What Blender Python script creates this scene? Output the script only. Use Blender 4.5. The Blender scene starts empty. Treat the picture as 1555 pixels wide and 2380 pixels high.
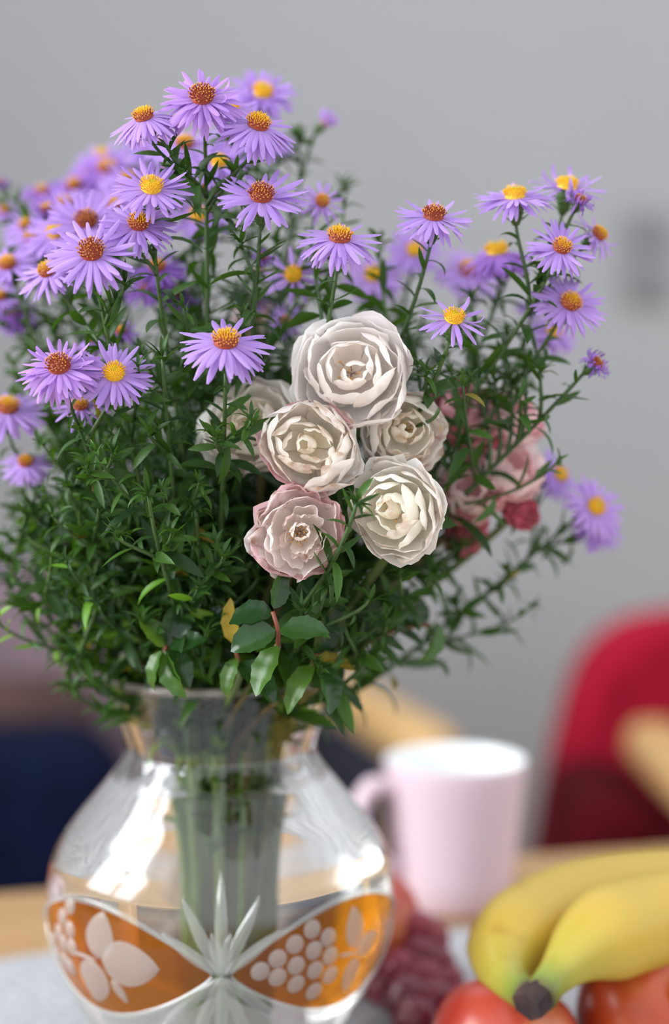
import bpy, math, random
import numpy as np
from mathutils import Vector, Matrix, Quaternion, noise as mnoise

# ------------------------------------------------------------------ camera
W, H = 1555, 2380
LENS, SENS = 35.0, 23.5
F = LENS / SENS * H
CAM = Vector((0, 0, 0.265))
PITCH = math.atan((H / 2 - 1008) / F)
FWD = Vector((0, math.cos(PITCH), -math.sin(PITCH)))
UP = Vector((0, math.sin(PITCH), math.cos(PITCH)))
scene = bpy.context.scene
col = scene.collection
cd = bpy.data.cameras.new('camera')
cam = bpy.data.objects.new('camera', cd)
col.objects.link(cam)
cam.location = CAM
cam.rotation_euler = (math.pi / 2 - PITCH, 0, 0)
cd.sensor_fit = 'VERTICAL'
cd.sensor_height = SENS
cd.sensor_width = SENS * W / H
cd.lens = LENS
cd.clip_start = 0.02
cd.dof.use_dof = True
cd.dof.focus_distance = 0.503
cd.dof.aperture_fstop = 2.0
scene.camera = cam

# ------------------------------------------------------------------ light
world = bpy.data.worlds.new('world')
scene.world = world
world.use_nodes = True
bg = world.node_tree.nodes['Background']
bg.inputs[0].default_value = (0.90, 0.94, 1.0, 1)
bg.inputs[1].default_value = 0.85
ld = bpy.data.lights.new('window_daylight', 'AREA')
ld.shape = 'RECTANGLE'
ld.size, ld.size_y = 1.5, 1.3
ld.energy = 52
ld.color = (0.93, 0.97, 1.0)
lo = bpy.data.objects.new('window_daylight', ld)
col.objects.link(lo)
lo.location = (-1.72, 0.0, 0.95)
lo.rotation_euler = Vector((1.0, 0.0, -0.12)).to_track_quat('-Z', 'Z').to_euler()
scene.view_settings.view_transform = 'Standard'
scene.view_settings.look = 'None'
scene.view_settings.exposure = 0.88
scene.view_settings.gamma = 1.0
scene.view_settings.use_curve_mapping = False

# ------------------------------------------------------------------ helpers
rnd = random.Random(11)
def V(*a): return Vector(a)
def P(px, py, d):
    return CAM + Vector((1, 0, 0)) * ((px - W / 2) / F * d) + UP * (-(py - H / 2) / F * d) + FWD * d
def srgb(r, g, b):
    f = lambda c: (c / 255 / 12.92) if c <= 10.3 else ((c / 255 + 0.055) / 1.055) ** 2.4
    return (f(r), f(g), f(b), 1)
def link(o, parent=None):
    col.objects.link(o)
    if parent is not None: o.parent = parent
    return o
def tag(o, label=None, cat=None, group=None, kind=None):
    if label: o['label'] = label
    if cat: o['category'] = cat
    if group: o['group'] = group
    if kind: o['kind'] = kind
    return o
def empty(name, loc):
    e = bpy.data.objects.new(name, None)
    e.empty_display_size = 0.01
    link(e); e.location = loc
    return e
def mesh(name, verts, faces, mats, smooth=True, midx=None):
    me = bpy.data.meshes.new(name)
    me.from_pydata([tuple(v) for v in verts], [], faces)
    for m in (mats if isinstance(mats, (list, tuple)) else [mats]): me.materials.append(m)
    if smooth: me.polygons.foreach_set('use_smooth', [True] * len(me.polygons))
    if midx is not None: me.polygons.foreach_set('material_index', midx)
    me.update()
    return me
def obj(name, me, parent=None, loc=None, mtx=None):
    o = bpy.data.objects.new(name, me)
    link(o, parent)
    if mtx is not None: o.matrix_local = mtx
    elif loc is not None: o.location = loc
    return o
class MB:
    def __init__(s): s.v = []; s.f = []; s.m = []
    def add(s, v, f, mi=0):
        n = len(s.v); s.v += [tuple(p) for p in v]
        s.f += [tuple(i + n for i in q) for q in f]; s.m += [mi] * len(f)
    def build(s, name, mats, parent=None, loc=None, smooth=True):
        return obj(name, mesh(name, s.v, s.f, mats, smooth, s.m), parent, loc)
def tube(pts, rad, n=6, cap=True):
    pts = [Vector(p) for p in pts]; N = len(pts)
    if not hasattr(rad, '__len__'): rad = [rad] * N
    v = []; f = []
    t = (pts[1] - pts[0]).normalized()
    u = t.orthogonal().normalized()
    for i in range(N):
        t = (pts[min(i + 1, N - 1)] - pts[max(i - 1, 0)]).normalized()
        u = (u - t * u.dot(t)).normalized(); w = t.cross(u)
        for k in range(n):
            a = 2 * math.pi * k / n
            v.append(pts[i] + (u * math.cos(a) + w * math.sin(a)) * rad[i])
    for i in range(N - 1):
        for k in range(n):
            f.append((i * n + k, i * n + (k + 1) % n, (i + 1) * n + (k + 1) % n, (i + 1) * n + k))
    if cap:
        f.append(tuple(range(n))[::-1]); f.append(tuple((N - 1) * n + k for k in range(n)))
    return v, f
def lathe(prof, n=32, closed=False, mod=None):
    v = []; f = []
    for j, (r, z) in enumerate(prof):
        for k in range(n):
            a = 2 * math.pi * k / n
            rr = r * (mod(a, z) if mod else 1)
            v.append((rr * math.cos(a), rr * math.sin(a), z))
    J = len(prof)
    for j in range(J - 1 + (1 if closed else 0)):
        a, b = j * n, ((j + 1) % J) * n
        for k in range(n): f.append((a + k, a + (k + 1) % n, b + (k + 1) % n, b + k))
    return v, f
def box(c, s, rot=None, bev=0):
    x, y, z = [q / 2 for q in s]
    if bev <= 0:
        v = [Vector((a, b, c_)) for a in (-x, x) for b in (-y, y) for c_ in (-z, z)]
        f = [(0, 1, 3, 2), (4, 6, 7, 5), (0, 4, 5, 1), (2, 3, 7, 6), (0, 2, 6, 4), (1, 5, 7, 3)]
    else:
        v, f = rbox(x, y, z, bev)
    if rot is not None: v = [rot @ p for p in v]
    return [p + Vector(c) for p in v], f
def rbox(x, y, z, r, n=14):
    # rounded box from a sphere grid pushed outwards
    v = []; f = []
    J, K = n, 2 * n
    for j in range(J + 1):
        th = math.pi * j / J
        for k in range(K):
            ph = 2 * math.pi * (k + .5) / K
            q = Vector((math.sin(th) * math.cos(ph), math.sin(th) * math.sin(ph), math.cos(th)))
            sg = lambda a: 0 if abs(a) < 1e-6 else math.copysign(1, a)
            v.append(Vector((sg(q.x) * (x - r), sg(q.y) * (y - r), sg(q.z) * (z - r))) + q * r)
    for j in range(J):
        for k in range(K): f.append((j * K + k, (j + 1) * K + k, (j + 1) * K + (k + 1) % K, j * K + (k + 1) % K))
    return v, f
def hermite(p0, m0, p1, m1, n):
    out = []
    for i in range(n + 1):
        t = i / n; t2 = t * t; t3 = t2 * t
        out.append(p0 * (2 * t3 - 3 * t2 + 1) + m0 * (t3 - 2 * t2 + t) + p1 * (-2 * t3 + 3 * t2) + m1 * (t3 - t2))
    return out
def catmull(pts, n=8):
    pts = [Vector(p) for p in pts]; out = []
    for i in range(len(pts) - 1):
        p0 = pts[max(i - 1, 0)]; p1 = pts[i]; p2 = pts[i + 1]; p3 = pts[min(i + 2, len(pts) - 1)]
        h = hermite(p1, (p2 - p0) * .5, p2, (p3 - p1) * .5, n)
        out += h if i == 0 else h[1:]
    return out
def frame(x, z, loc, s=1.0):
    x = Vector(x).normalized(); z = Vector(z)
    z = (z - x * z.dot(x))
    z = x.orthogonal() if z.length < 1e-6 else z
    z.normalize(); y = z.cross(x)
    sx, sy, sz = (s if hasattr(s, '__len__') else (s, s, s))
    m = Matrix((( x.x * sx, y.x * sy, z.x * sz, loc[0]), (x.y * sx, y.y * sy, z.y * sz, loc[1]), (x.z * sx, y.z * sy, z.z * sz, loc[2]), (0, 0, 0, 1)))
    return m
def zframe(z, loc, s=1.0, spin=0.0):
    z = Vector(z).normalized()
    x = Vector((1, 0, 0)) if abs(z.x) < .9 else Vector((0, 1, 0))
    x = (x - z * x.dot(z)).normalized()
    x = Quaternion(z, spin) @ x
    return frame(x, z, loc, s)

# ------------------------------------------------------------------ materials
def newmat(name):
    m = bpy.data.materials.new(name); m.use_nodes = True
    nt = m.node_tree; nt.nodes.clear()
    out = nt.nodes.new('ShaderNodeOutputMaterial')
    return m, nt, out
def principled(nt, color, rough=.5, **kw):
    p = nt.nodes.new('ShaderNodeBsdfPrincipled')
    p.inputs['Base Color'].default_value = color
    p.inputs['Roughness'].default_value = rough
    for k, v in kw.items(): p.inputs[k].default_value = v
    return p
def noise(nt, scale, detail=3, coord='Object'):
    tc = nt.nodes.new('ShaderNodeTexCoord'); n = nt.nodes.new('ShaderNodeTexNoise')
    n.inputs['Scale'].default_value = scale; n.inputs['Detail'].default_value = detail
    nt.links.new(tc.outputs[coord], n.inputs['Vector'])
    return n
def ramp(nt, src, stops):
    r = nt.nodes.new('ShaderNodeValToRGB')
    while len(r.color_ramp.elements) < len(stops): r.color_ramp.elements.new(.5)
    for e, (p, c) in zip(r.color_ramp.elements, stops): e.position = p; e.color = c
    nt.links.new(src, r.inputs[0]); return r
def bump(nt, p, src, strength, dist=.001):
    b = nt.nodes.new('ShaderNodeBump'); b.inputs['Strength'].default_value = strength; b.inputs['Distance'].default_value = dist
    nt.links.new(src, b.inputs['Height']); nt.links.new(b.outputs[0], p.inputs['Normal'])
def simple(name, color, rough=.5, var=None, scale=20, bmp=0, bscale=200, **kw):
    m, nt, out = newmat(name)
    p = principled(nt, color, rough, **kw)
    if var:
        n = noise(nt, scale)
        r = ramp(nt, n.outputs[0], [(.35, color), (.65, var)])
        nt.links.new(r.outputs[0], p.inputs['Base Color'])
    if bmp:
        n2 = noise(nt, bscale); bump(nt, p, n2.outputs[0], bmp)
    nt.links.new(p.outputs[0], out.inputs[0])
    return m
def leafy(name, c1, c2, rough=.4, trans=.3, tcol=None, spec=.5):
    # colour differs from leaf to leaf; thin enough to let some light through
    m, nt, out = newmat(name)
    oi = nt.nodes.new('ShaderNodeObjectInfo')
    r = ramp(nt, oi.outputs['Random'], [(0, c1), (1, c2)])
    p = principled(nt, c1, rough); p.inputs['Specular IOR Level'].default_value = spec
    nt.links.new(r.outputs[0], p.inputs['Base Color'])
    t = nt.nodes.new('ShaderNodeBsdfTranslucent')
    if tcol: t.inputs[0].default_value = tcol
    else: nt.links.new(r.outputs[0], t.inputs[0])
    mx = nt.nodes.new('ShaderNodeMixShader'); mx.inputs[0].default_value = trans
    nt.links.new(p.outputs[0], mx.inputs[1]); nt.links.new(t.outputs[0], mx.inputs[2])
    nt.links.new(mx.outputs[0], out.inputs[0])
    return m
def rose_mat(name, base, inner, pink, brown):
    m, nt, out = newmat(name)
    at = nt.nodes.new('ShaderNodeAttribute'); at.attribute_name = 'tint'
    sp = nt.nodes.new('ShaderNodeSeparateColor'); nt.links.new(at.outputs['Color'], sp.inputs[0])
    def mixc(fac, a, b):
        x = nt.nodes.new('ShaderNodeMix'); x.data_type = 'RGBA'
        nt.links.new(fac, x.inputs[0])
        if isinstance(a, tuple): x.inputs[6].default_value = a
        else: nt.links.new(a, x.inputs[6])
        x.inputs[7].default_value = b
        return x.outputs[2]
    c = mixc(sp.outputs[2], base, inner)
    c = mixc(sp.outputs[0], c, pink)
    n = noise(nt, 260, 2)
    mth = nt.nodes.new('ShaderNodeMath'); mth.operation = 'MULTIPLY'
    rr = ramp(nt, n.outputs[0], [(.4, (0, 0, 0, 1)), (.62, (1, 1, 1, 1))])
    nt.links.new(rr.outputs[0], mth.inputs[0]); nt.links.new(sp.outputs[1], mth.inputs[1])
    c = mixc(mth.outputs[0], c, brown)
    p = principled(nt, base, .6); p.inputs['Specular IOR Level'].default_value = .2
    nt.links.new(c, p.inputs['Base Color'])
    n2 = noise(nt, 420, 3); bump(nt, p, n2.outputs[0], .12, .0006)
    t = nt.nodes.new('ShaderNodeBsdfTranslucent'); nt.links.new(c, t.inputs[0])
    mx = nt.nodes.new('ShaderNodeMixShader'); mx.inputs[0].default_value = .48
    nt.links.new(p.outputs[0], mx.inputs[1]); nt.links.new(t.outputs[0], mx.inputs[2])
    nt.links.new(mx.outputs[0], out.inputs[0])
    return m
def wood(name, c1, c2, rough=.45, scale=(1.5, 25, 25)):
    m, nt, out = newmat(name)
    tc = nt.nodes.new('ShaderNodeTexCoord'); mp = nt.nodes.new('ShaderNodeMapping')
    mp.inputs['Scale'].default_value = scale
    n = nt.nodes.new('ShaderNodeTexNoise'); n.inputs['Scale'].default_value = 3; n.inputs['Detail'].default_value = 5
    nt.links.new(tc.outputs['Object'], mp.inputs[0]); nt.links.new(mp.outputs[0], n.inputs['Vector'])
    r = ramp(nt, n.outputs[0], [(.3, c1), (.7, c2)])
    p = principled(nt, c1, rough); nt.links.new(r.outputs[0], p.inputs['Base Color'])
    nt.links.new(p.outputs[0], out.inputs[0])
    return m
def film(name, tcol, dcol, dfac, rough=.05, gl=1.0, transl=.5):
    # thin coloured or frosted coating: coloured see-through + a little diffuse + fresnel gloss
    m, nt, out = newmat(name)
    tr = nt.nodes.new('ShaderNodeBsdfTransparent'); tr.inputs[0].default_value = tcol
    d = nt.nodes.new('ShaderNodeBsdfDiffuse'); d.inputs[0].default_value = dcol
    tl = nt.nodes.new('ShaderNodeBsdfTranslucent'); tl.inputs[0].default_value = dcol
    m1 = nt.nodes.new('ShaderNodeMixShader'); m1.inputs[0].default_value = transl
    nt.links.new(d.outputs[0], m1.inputs[1]); nt.links.new(tl.outputs[0], m1.inputs[2])
    m2 = nt.nodes.new('ShaderNodeMixShader'); m2.inputs[0].default_value = dfac
    nt.links.new(tr.outputs[0], m2.inputs[1]); nt.links.new(m1.outputs[0], m2.inputs[2])
    g = nt.nodes.new('ShaderNodeBsdfGlossy'); g.inputs['Roughness'].default_value = rough
    fr = nt.nodes.new('ShaderNodeLayerWeight')
    pw = nt.nodes.new('ShaderNodeMath'); pw.operation = 'POWER'; pw.inputs[1].default_value = 5
    nt.links.new(fr.outputs['Facing'], pw.inputs[0])
    ml = nt.nodes.new('ShaderNodeMath'); ml.operation = 'MULTIPLY_ADD'; ml.inputs[1].default_value = .96; ml.inputs[2].default_value = .04
    nt.links.new(pw.outputs[0], ml.inputs[0])
    mu = nt.nodes.new('ShaderNodeMath'); mu.operation = 'MULTIPLY'; mu.inputs[1].default_value = gl; mu.use_clamp = True
    nt.links.new(ml.outputs[0], mu.inputs[0])
    m3 = nt.nodes.new('ShaderNodeMixShader'); nt.links.new(mu.outputs[0], m3.inputs[0])
    nt.links.new(m2.outputs[0], m3.inputs[1]); nt.links.new(g.outputs[0], m3.inputs[2])
    nt.links.new(m3.outputs[0], out.inputs[0])
    return m

M = {}
M['wall'] = simple('grey_wall_paint', srgb(160, 160, 160), .85, srgb(158, 158, 159), 3)
M['floor'] = wood('floor_boards', srgb(196, 176, 150), srgb(180, 158, 130), .5)
M['petal'] = leafy('aster_petal', srgb(196, 160, 228), srgb(180, 142, 220), .5, .36, spec=.3)
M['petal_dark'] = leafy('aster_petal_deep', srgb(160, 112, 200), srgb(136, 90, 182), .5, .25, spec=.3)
M['petal_pinkish'] = leafy('aster_petal_rosy', srgb(196, 152, 224), srgb(180, 136, 216), .5, .34, spec=.3)
M['disc_yellow'] = simple('disc_yellow', srgb(240, 196, 30), .6, srgb(224, 170, 24), 900)
M['disc_gold'] = simple('disc_gold', srgb(232, 168, 64), .6)
M['disc_rust'] = simple('disc_rust', srgb(168, 76, 38), .6, srgb(130, 46, 32), 900)
M['disc_green'] = simple('disc_green', srgb(176, 178, 30), .6)
M['calyx'] = leafy('calyx_green', srgb(66, 98, 50), srgb(88, 118, 62), .5, .1)
M['stem'] = leafy('aster_stem_green', srgb(50, 80, 38), srgb(70, 98, 46), .5, .05)
M['stem_pale'] = leafy('pale_lower_stem', srgb(112, 150, 66), srgb(140, 164, 84), .5, .15)
M['leaf'] = leafy('aster_leaf_green', srgb(28, 58, 24), srgb(62, 98, 36), .45, .28, srgb(80, 122, 22), spec=.3)
M['leaf_bright'] = leafy('aster_leaf_bright', srgb(92, 140, 38), srgb(122, 164, 50), .4, .35, srgb(104, 150, 30), spec=.3)
M['leaf_yellow'] = leafy('leaf_yellowing', srgb(150, 128, 34), srgb(122, 112, 32), .5, .3)
M['rleaf'] = leafy('rose_leaf_green', srgb(22, 48, 24), srgb(38, 70, 28), .25, .18, srgb(84, 130, 36), spec=.45)
M['rleaf_bright'] = leafy('rose_leaf_light', srgb(52, 92, 30), srgb(72, 106, 36), .35, .3, srgb(120, 160, 40))
M['rstem'] = leafy('rose_stem', srgb(84, 106, 54), srgb(110, 90, 56), .5, .05)
M['rstem_red'] = leafy('rose_leafstalk', srgb(128, 64, 44), srgb(110, 76, 46), .5, .05)
M['bud'] = leafy('bud_green', srgb(92, 136, 60), srgb(110, 150, 70), .5, .2)
M['rw'] = rose_mat('rose_white', srgb(253, 251, 249), srgb(253, 246, 239), srgb(232, 150, 168), srgb(196, 150, 96))
M['rc'] = rose_mat('rose_cream', srgb(251, 250, 246), srgb(252, 246, 228), srgb(226, 110, 150), srgb(188, 136, 82))
M['rp'] = rose_mat('rose_blush', srgb(250, 243, 241), srgb(250, 243, 232), srgb(232, 120, 156), srgb(160, 96, 70))
M['rh'] = rose_mat('rose_hot_pink', srgb(250, 238, 236), srgb(248, 214, 216), srgb(222, 50, 106), srgb(150, 70, 60))
M['stamen'] = simple('rose_stamen', srgb(206, 156, 88), .6)

# ------------------------------------------------------------------ room
MBk = MB()
def flat(name, pts, mat, kind='structure', thick=None):
    m = MB(); m.add(pts, [tuple(range(len(pts)))])
    return tag(m.build(name, mat, smooth=False), kind=kind)
FZ = -0.74
YB = 3.0
m = MB(); m.add(*box((0.3, 0.6, FZ - .05), (6.4, 6.0, .1))); tag(m.build('floor', M['floor'], smooth=False), 'brown wooden floor of the room', kind='structure')
m = MB(); m.add(*box((0.3, YB + .05, .55), (6.4, .1, 2.58))); tag(m.build('wall_back', M['wall'], smooth=False), 'plain grey painted wall behind the table', kind='structure')
# window wall beside the table (outside the frame, it lets the daylight in)
m = MB(); X0 = -1.6
wy0, wy1, wz0, wz1 = -0.77, 0.77, .28, 1.62
for c, s in (((X0 - .06, (wy0 - 2.4) / 2, .55), (.12, wy0 + 2.4, 2.58)), ((X0 - .06, (wy1 + 3.0) / 2, .55), (.12, 3.0 - wy1, 2.58)),
             ((X0 - .06, (wy0 + wy1) / 2, (FZ + wz0) / 2), (.12, wy1 - wy0, wz0 - FZ)), ((X0 - .06, (wy0 + wy1) / 2, (wz1 + 1.84) / 2), (.12, wy1 - wy0, 1.84 - wz1))):
    m.add(*box(c, s))
tag(m.build('wall_left', M['wall'], smooth=False), 'grey side wall with the window opening', kind='structure')
M['white_paint'] = simple('white_window_paint', srgb(236, 236, 234), .4)
m = MB()
yc, zc = (wy0 + wy1) / 2, (wz0 + wz1) / 2
for c, s in (((X0 - .05, wy0 + .02, zc), (.06, .04, wz1 - wz0)), ((X0 - .05, wy1 - .02, zc), (.06, .04, wz1 - wz0)), ((X0 - .05, yc, zc), (.06, .07, wz1 - wz0)),
             ((X0 - .05, yc, wz0 + .02), (.06, wy1 - wy0, .04)), ((X0 - .05, yc, wz1 - .02), (.06, wy1 - wy0, .04)), ((X0 - .05, yc, zc + .3), (.05, wy1 - wy0, .035))):
    m.add(*box(c, s))
tag(m.build('window_1', M['white_paint'], smooth=False), 'white framed window in the side wall', kind='structure')

# wall fitting
M['switch'] = simple('dark_grey_plastic', srgb(134, 134, 136), .5)
M['switch2'] = simple('darker_grey_plastic', srgb(118, 118, 120), .45)
sp = P(1512, 596, YB / math.cos(PITCH) * .985)
sp = V(sp.x, YB, sp.z + .0)
e = empty('wall_switch', sp); tag(e, 'dark grey double switch plate on the grey wall', 'wall switch')
m = MB(); m.add(*box((0, -.008, 0), (.092, .016, .185), None, .006)); m.build('plate', M['switch'], e)
for s in (-1, 1):
    m = MB(); m.add(*box((0, -.018, s * .043), (.062, .012, .066), Matrix.Rotation(.08 * s, 3, 'X'), .004)); m.build('rocker', M['switch2'], e)

# ------------------------------------------------------------------ armchairs behind the table
M['lightwood'] = wood('beech_wood', srgb(208, 170, 114), srgb(192, 150, 94), .4, (2, 20, 20))
M['slate'] = simple('slate_upholstery', srgb(58, 57, 68), .95, srgb(46, 46, 56), 40, .4, 500, **{'Specular IOR Level': .08})
M['navy'] = simple('navy_wool', srgb(12, 20, 46), .95, srgb(8, 13, 34), 30, .5, 400, **{'Specular IOR Level': .08})
M['mauve'] = simple('mauve_cushion', srgb(128, 108, 116), .95, srgb(112, 94, 102), 20, .4, 400, **{'Specular IOR Level': .08})
M['brown'] = simple('brown_cushion', srgb(86, 66, 62), .95, srgb(72, 54, 52), 20, .4, 400, **{'Specular IOR Level': .08})
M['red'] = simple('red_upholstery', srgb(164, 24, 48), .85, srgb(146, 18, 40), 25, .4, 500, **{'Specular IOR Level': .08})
M['red_shaded'] = simple('red_upholstery_shaded', srgb(76, 8, 18), .9, srgb(60, 5, 12), 25, .4, 500, **{'Specular IOR Level': .08})  # same red fabric darkened: shade below table height put into the colour
def armchair(base, rz, wdt, upholst, seatm, label, back_h, back_w, back_x=0, name='armchair', arms=None):
    e = empty(name, base); e.rotation_euler = (0, 0, rz); tag(e, label, 'armchair')
    m = MB(); m.add(*box((0, -.02, .36), (wdt - .1, .58, .16), None, .06)); m.build('seat', seatm, e)
    m = MB(); m.add(*box((back_x, .27, (.34 + back_h) / 2 + .02), (back_w, .16, back_h - .30), Matrix.Rotation(-.12, 3, 'X'), .075)); m.build('backrest', upholst, e)
    for s in (-1, 1):
        if arms and s not in arms: continue
        x = s * (wdt / 2)
        m = MB(); m.add(*box((x, -.02, .672), (.064, .60, .05), None, .022)); a = m.build('armrest', M['lightwood'], e)
        for y in (-.26, .24):
            m = MB(); m.add(*box((x, y, .335), (.05, .055, .67), None, .012)); m.build('leg', M['lightwood'], e)
    m = MB(); m.add(*box((0, -.26, .25), (wdt - .04, .03, .07), None, .01)); m.build('front_rail', M['lightwood'], e)
    return e
dk = armchair(V(-.297, 1.804, FZ), math.radians(15), .66, M['slate'], M['slate'], 'dark slate upholstered armchair with pale wooden arms behind the vase', .80, .56)
for s_ in (-1, 1):
    m = MB(); m.add(*box((s_ * .325, -.01, .45), (.035, .50, .36), None, .016)); m.build('side_panel', M['slate'], dk)
rd = empty('armchair', V(.62, 1.75, FZ)); tag(rd, 'deep red upholstered armchair with pale wooden arm by the wall', 'armchair')
# backrest: rounded outline, 12 cm thick, wider at the foot
hl = [(.0, .80), (.12, .80), (.236, .79), (.288, .772), (.327, .7325), (.352, .66), (.384, .52), (.40, .36), (.41, .25)]
ol = [V(-x, 0, z) for x, z in reversed(hl)] + [V(x, 0, z) for x, z in hl[1:]]
ol = catmull(ol, 3)
m = MB(); v = []; f = []; n_o = len(ol); cc = V(0, 0, .45)
RG_ = [(-.06, .90), (-.075, .95), (-.06, .99), (-.03, 1.0), (.03, 1.0), (.06, .97)]
for y, k_ in RG_:
    for q in ol: v.append(cc + (q - cc) * k_ + V(0, y + (q.z - .3) * .14, 0))
for j in range(len(RG_) - 1):
    for i in range(n_o - 1): f.append((j * n_o + i, j * n_o + i + 1, (j + 1) * n_o + i + 1, (j + 1) * n_o + i))
f.append(tuple(range(n_o))[::-1]); f.append(tuple((len(RG_) - 1) * n_o + i for i in range(n_o)))
m.add(v, f); m.build('backrest', M['red'], rd)
m = MB(); m.add(*box((0, -.27, .34), (.50, .46, .18), None, .07)); m.build('seat', M['red_shaded'], rd)
for s_ in (-1, 1):
    m = MB(); m.add(*box((s_ * .275, -.36, .672), (.062, .52, .05), None, .022)); m.build('armrest', M['lightwood'], rd)
    m = MB(); m.add(*box((s_ * .275, -.30, .42), (.05, .44, .38), None, .02)); m.build('side_panel', M['red_shaded'], rd)
    m = MB(); m.add(*box((s_ * .345, -.13, .44), (.11, .24, .40), Matrix.Rotation(-.12 * s_, 3, 'Y'), .04)); m.build('shade_wing', M['red_shaded'], rd)  # added dark block, paints the shade between backrest and arm
    for y in (-.58, -.06):
        m = MB(); m.add(*box((s_ * .275, y, .12), (.05, .05, .24), None, .012)); m.build('leg', M['lightwood'], rd)
# cushion and folded wool on the dark chair
c0 = P(60, 1500, 1.93)
m = MB(); m.add(*box((0, 0, 0), (.42, .13, .40), Matrix.Rotation(math.radians(15), 3, 'Z') @ Matrix.Rotation(-.14, 3, 'X'), .062))
o = m.build('cushion', M['mauve'], None, V(c0.x, c0.y, -.103)); tag(o, 'dusty mauve cushion leaning on the dark armchair back', 'cushion')
c0 = P(30, 1600, 1.76)
m = MB(); m.add(*box((0, 0, 0), (.20, .12, .29), Matrix.Rotation(math.radians(15), 3, 'Z') @ Matrix.Rotation(-.2, 3, 'X'), .055))
o = m.build('small_cushion', M['brown'], None, V(c0.x, c0.y, -.158)); tag(o, 'small brown cushion in front of the mauve one', 'cushion')
c0 = P(20, 1985, 1.58)
m = MB(); m.add(*box((0, 0, 0), (.26, .24, .26), Matrix.Rotation(.25, 3, 'Z'), .07))
o = m.build('folded_blanket', M['navy'], None, V(c0.x, c0.y, -.172)); tag(o, 'dark navy folded wool blanket on the dark armchair seat', 'blanket')

# ------------------------------------------------------------------ table
TA = math.radians(14.3)
TDX, TDY = V(math.cos(TA), math.sin(TA), 0), V(-math.sin(TA), math.cos(TA), 0)
edge = V(-.191, .872, 0)
M['tablewood'] = wood('table_wood', srgb(184, 146, 98), srgb(168, 128, 80), .4, (1.2, 14, 14))
tc_ = edge + TDX * .25 - TDY * .45
e = empty('dining_table', V(tc_.x, tc_.y, FZ)); e.rotation_euler = (0, 0, TA); tag(e, 'pale wooden dining table carrying the vase and fruit', 'table')
m = MB(); m.add(*box((0, 0, -FZ - .0175), (1.5, .9, .035), None, .006)); m.build('tabletop', M['tablewood'], e)
for sx in (-1, 1):
    for sy in (-1, 1):
        m = MB(); m.add(*box((sx * .68, sy * .38, (-FZ - .036) / 2), (.06, .06, -FZ - .036), None, .008)); m.build('leg', M['tablewood'], e)
for sy in (-1, 1):
    m = MB(); m.add(*box((0, sy * .38, -FZ - .08), (1.3, .022, .085))); m.build('apron', M['tablewood'], e, smooth=False)
# lace runner
M['lace'] = None
mm, nt, out = newmat('white_lace'); p = principled(nt, srgb(232, 232, 236), .9)
tc = nt.nodes.new('ShaderNodeTexCoord'); vo = nt.nodes.new('ShaderNodeTexVoronoi'); vo.inputs['Scale'].default_value = 260
nt.links.new(tc.outputs['Object'], vo.inputs['Vector'])
r = ramp(nt, vo.outputs[0], [(.2, srgb(182, 182, 184)), (.8, srgb(146, 146, 150))]); nt.links.new(r.outputs[0], p.inputs['Base Color'])
bump(nt, p, vo.outputs[0], .8, .001); nt.links.new(p.outputs[0], out.inputs[0]); M['lace'] = mm
m = MB(); N = 192; v = [(0, 0, .0028)]; f = []
for q, z in ((.35, .0028), (.7, .0030), (.96, .0028), (1.0, .0018), (1.0, .0004)):
    for i in range(N):
        a_ = 2 * math.pi * i / N
        r_ = .262 * q * (1 + (.018 * abs(math.sin(16 * a_)) if q > .9 else 0))
        v.append((r_ * math.cos(a_), r_ * math.sin(a_), z + (.0004 * math.sin(5 * a_ + q * 7) if q < 1 else 0)))
for i in range(N):
    j = (i + 1) % N
    f.append((0, 1 + i, 1 + j))
    for q in range(4): f.append((1 + q * N + i, 1 + (q + 1) * N + i, 1 + (q + 1) * N + j, 1 + q * N + j))
m.add(v, f)
cl = m.build('lace_doily', M['lace'], None, V(0, .545, 0))
tag(cl, 'round white lace doily under the vase and fruit', 'doily')

# ------------------------------------------------------------------ mug
M['mugpink'] = simple('mug_pink_glaze', srgb(214, 190, 200), .35, srgb(208, 184, 194), 8)
M['mugwhite'] = simple('mug_white_glaze', srgb(238, 240, 240), .25)
mg = P(1056, 2095, .86); mg.z = 0
e = empty('mug', mg); tag(e, 'pale pink mug with white inside behind the fruit', 'mug')
e.rotation_euler = (0, 0, math.radians(200))
prof = [(.0, .001), (.029, .001), (.0315, .004), (.0335, .02), (.036, .045), (.0385, .07), (.0398, .0815), (.0395, .083)]
m = MB(); m.add(*lathe(prof, 48)); m.build('mug_body', M['mugpink'], e)
prof = [(.0395, .083), (.0382, .0835), (.037, .0815), (.0355, .07), (.033, .045), (.0305, .02), (.028, .007), (0, .006)]
m = MB(); m.add(*lathe(prof, 48)); m.build('mug_lining', M['mugwhite'], e)
hp = catmull([V(.0365, 0, .068), V(.050, 0, .071), V(.058, 0, .056), V(.054, 0, .036), V(.0345, 0, .022)], 6)
m = MB(); v, f = tube(hp, .0052, 10); m.add([(x, y * 1.35, z) for x, y, z in v], f); m.build('handle', M['mugpink'], e)

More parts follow.
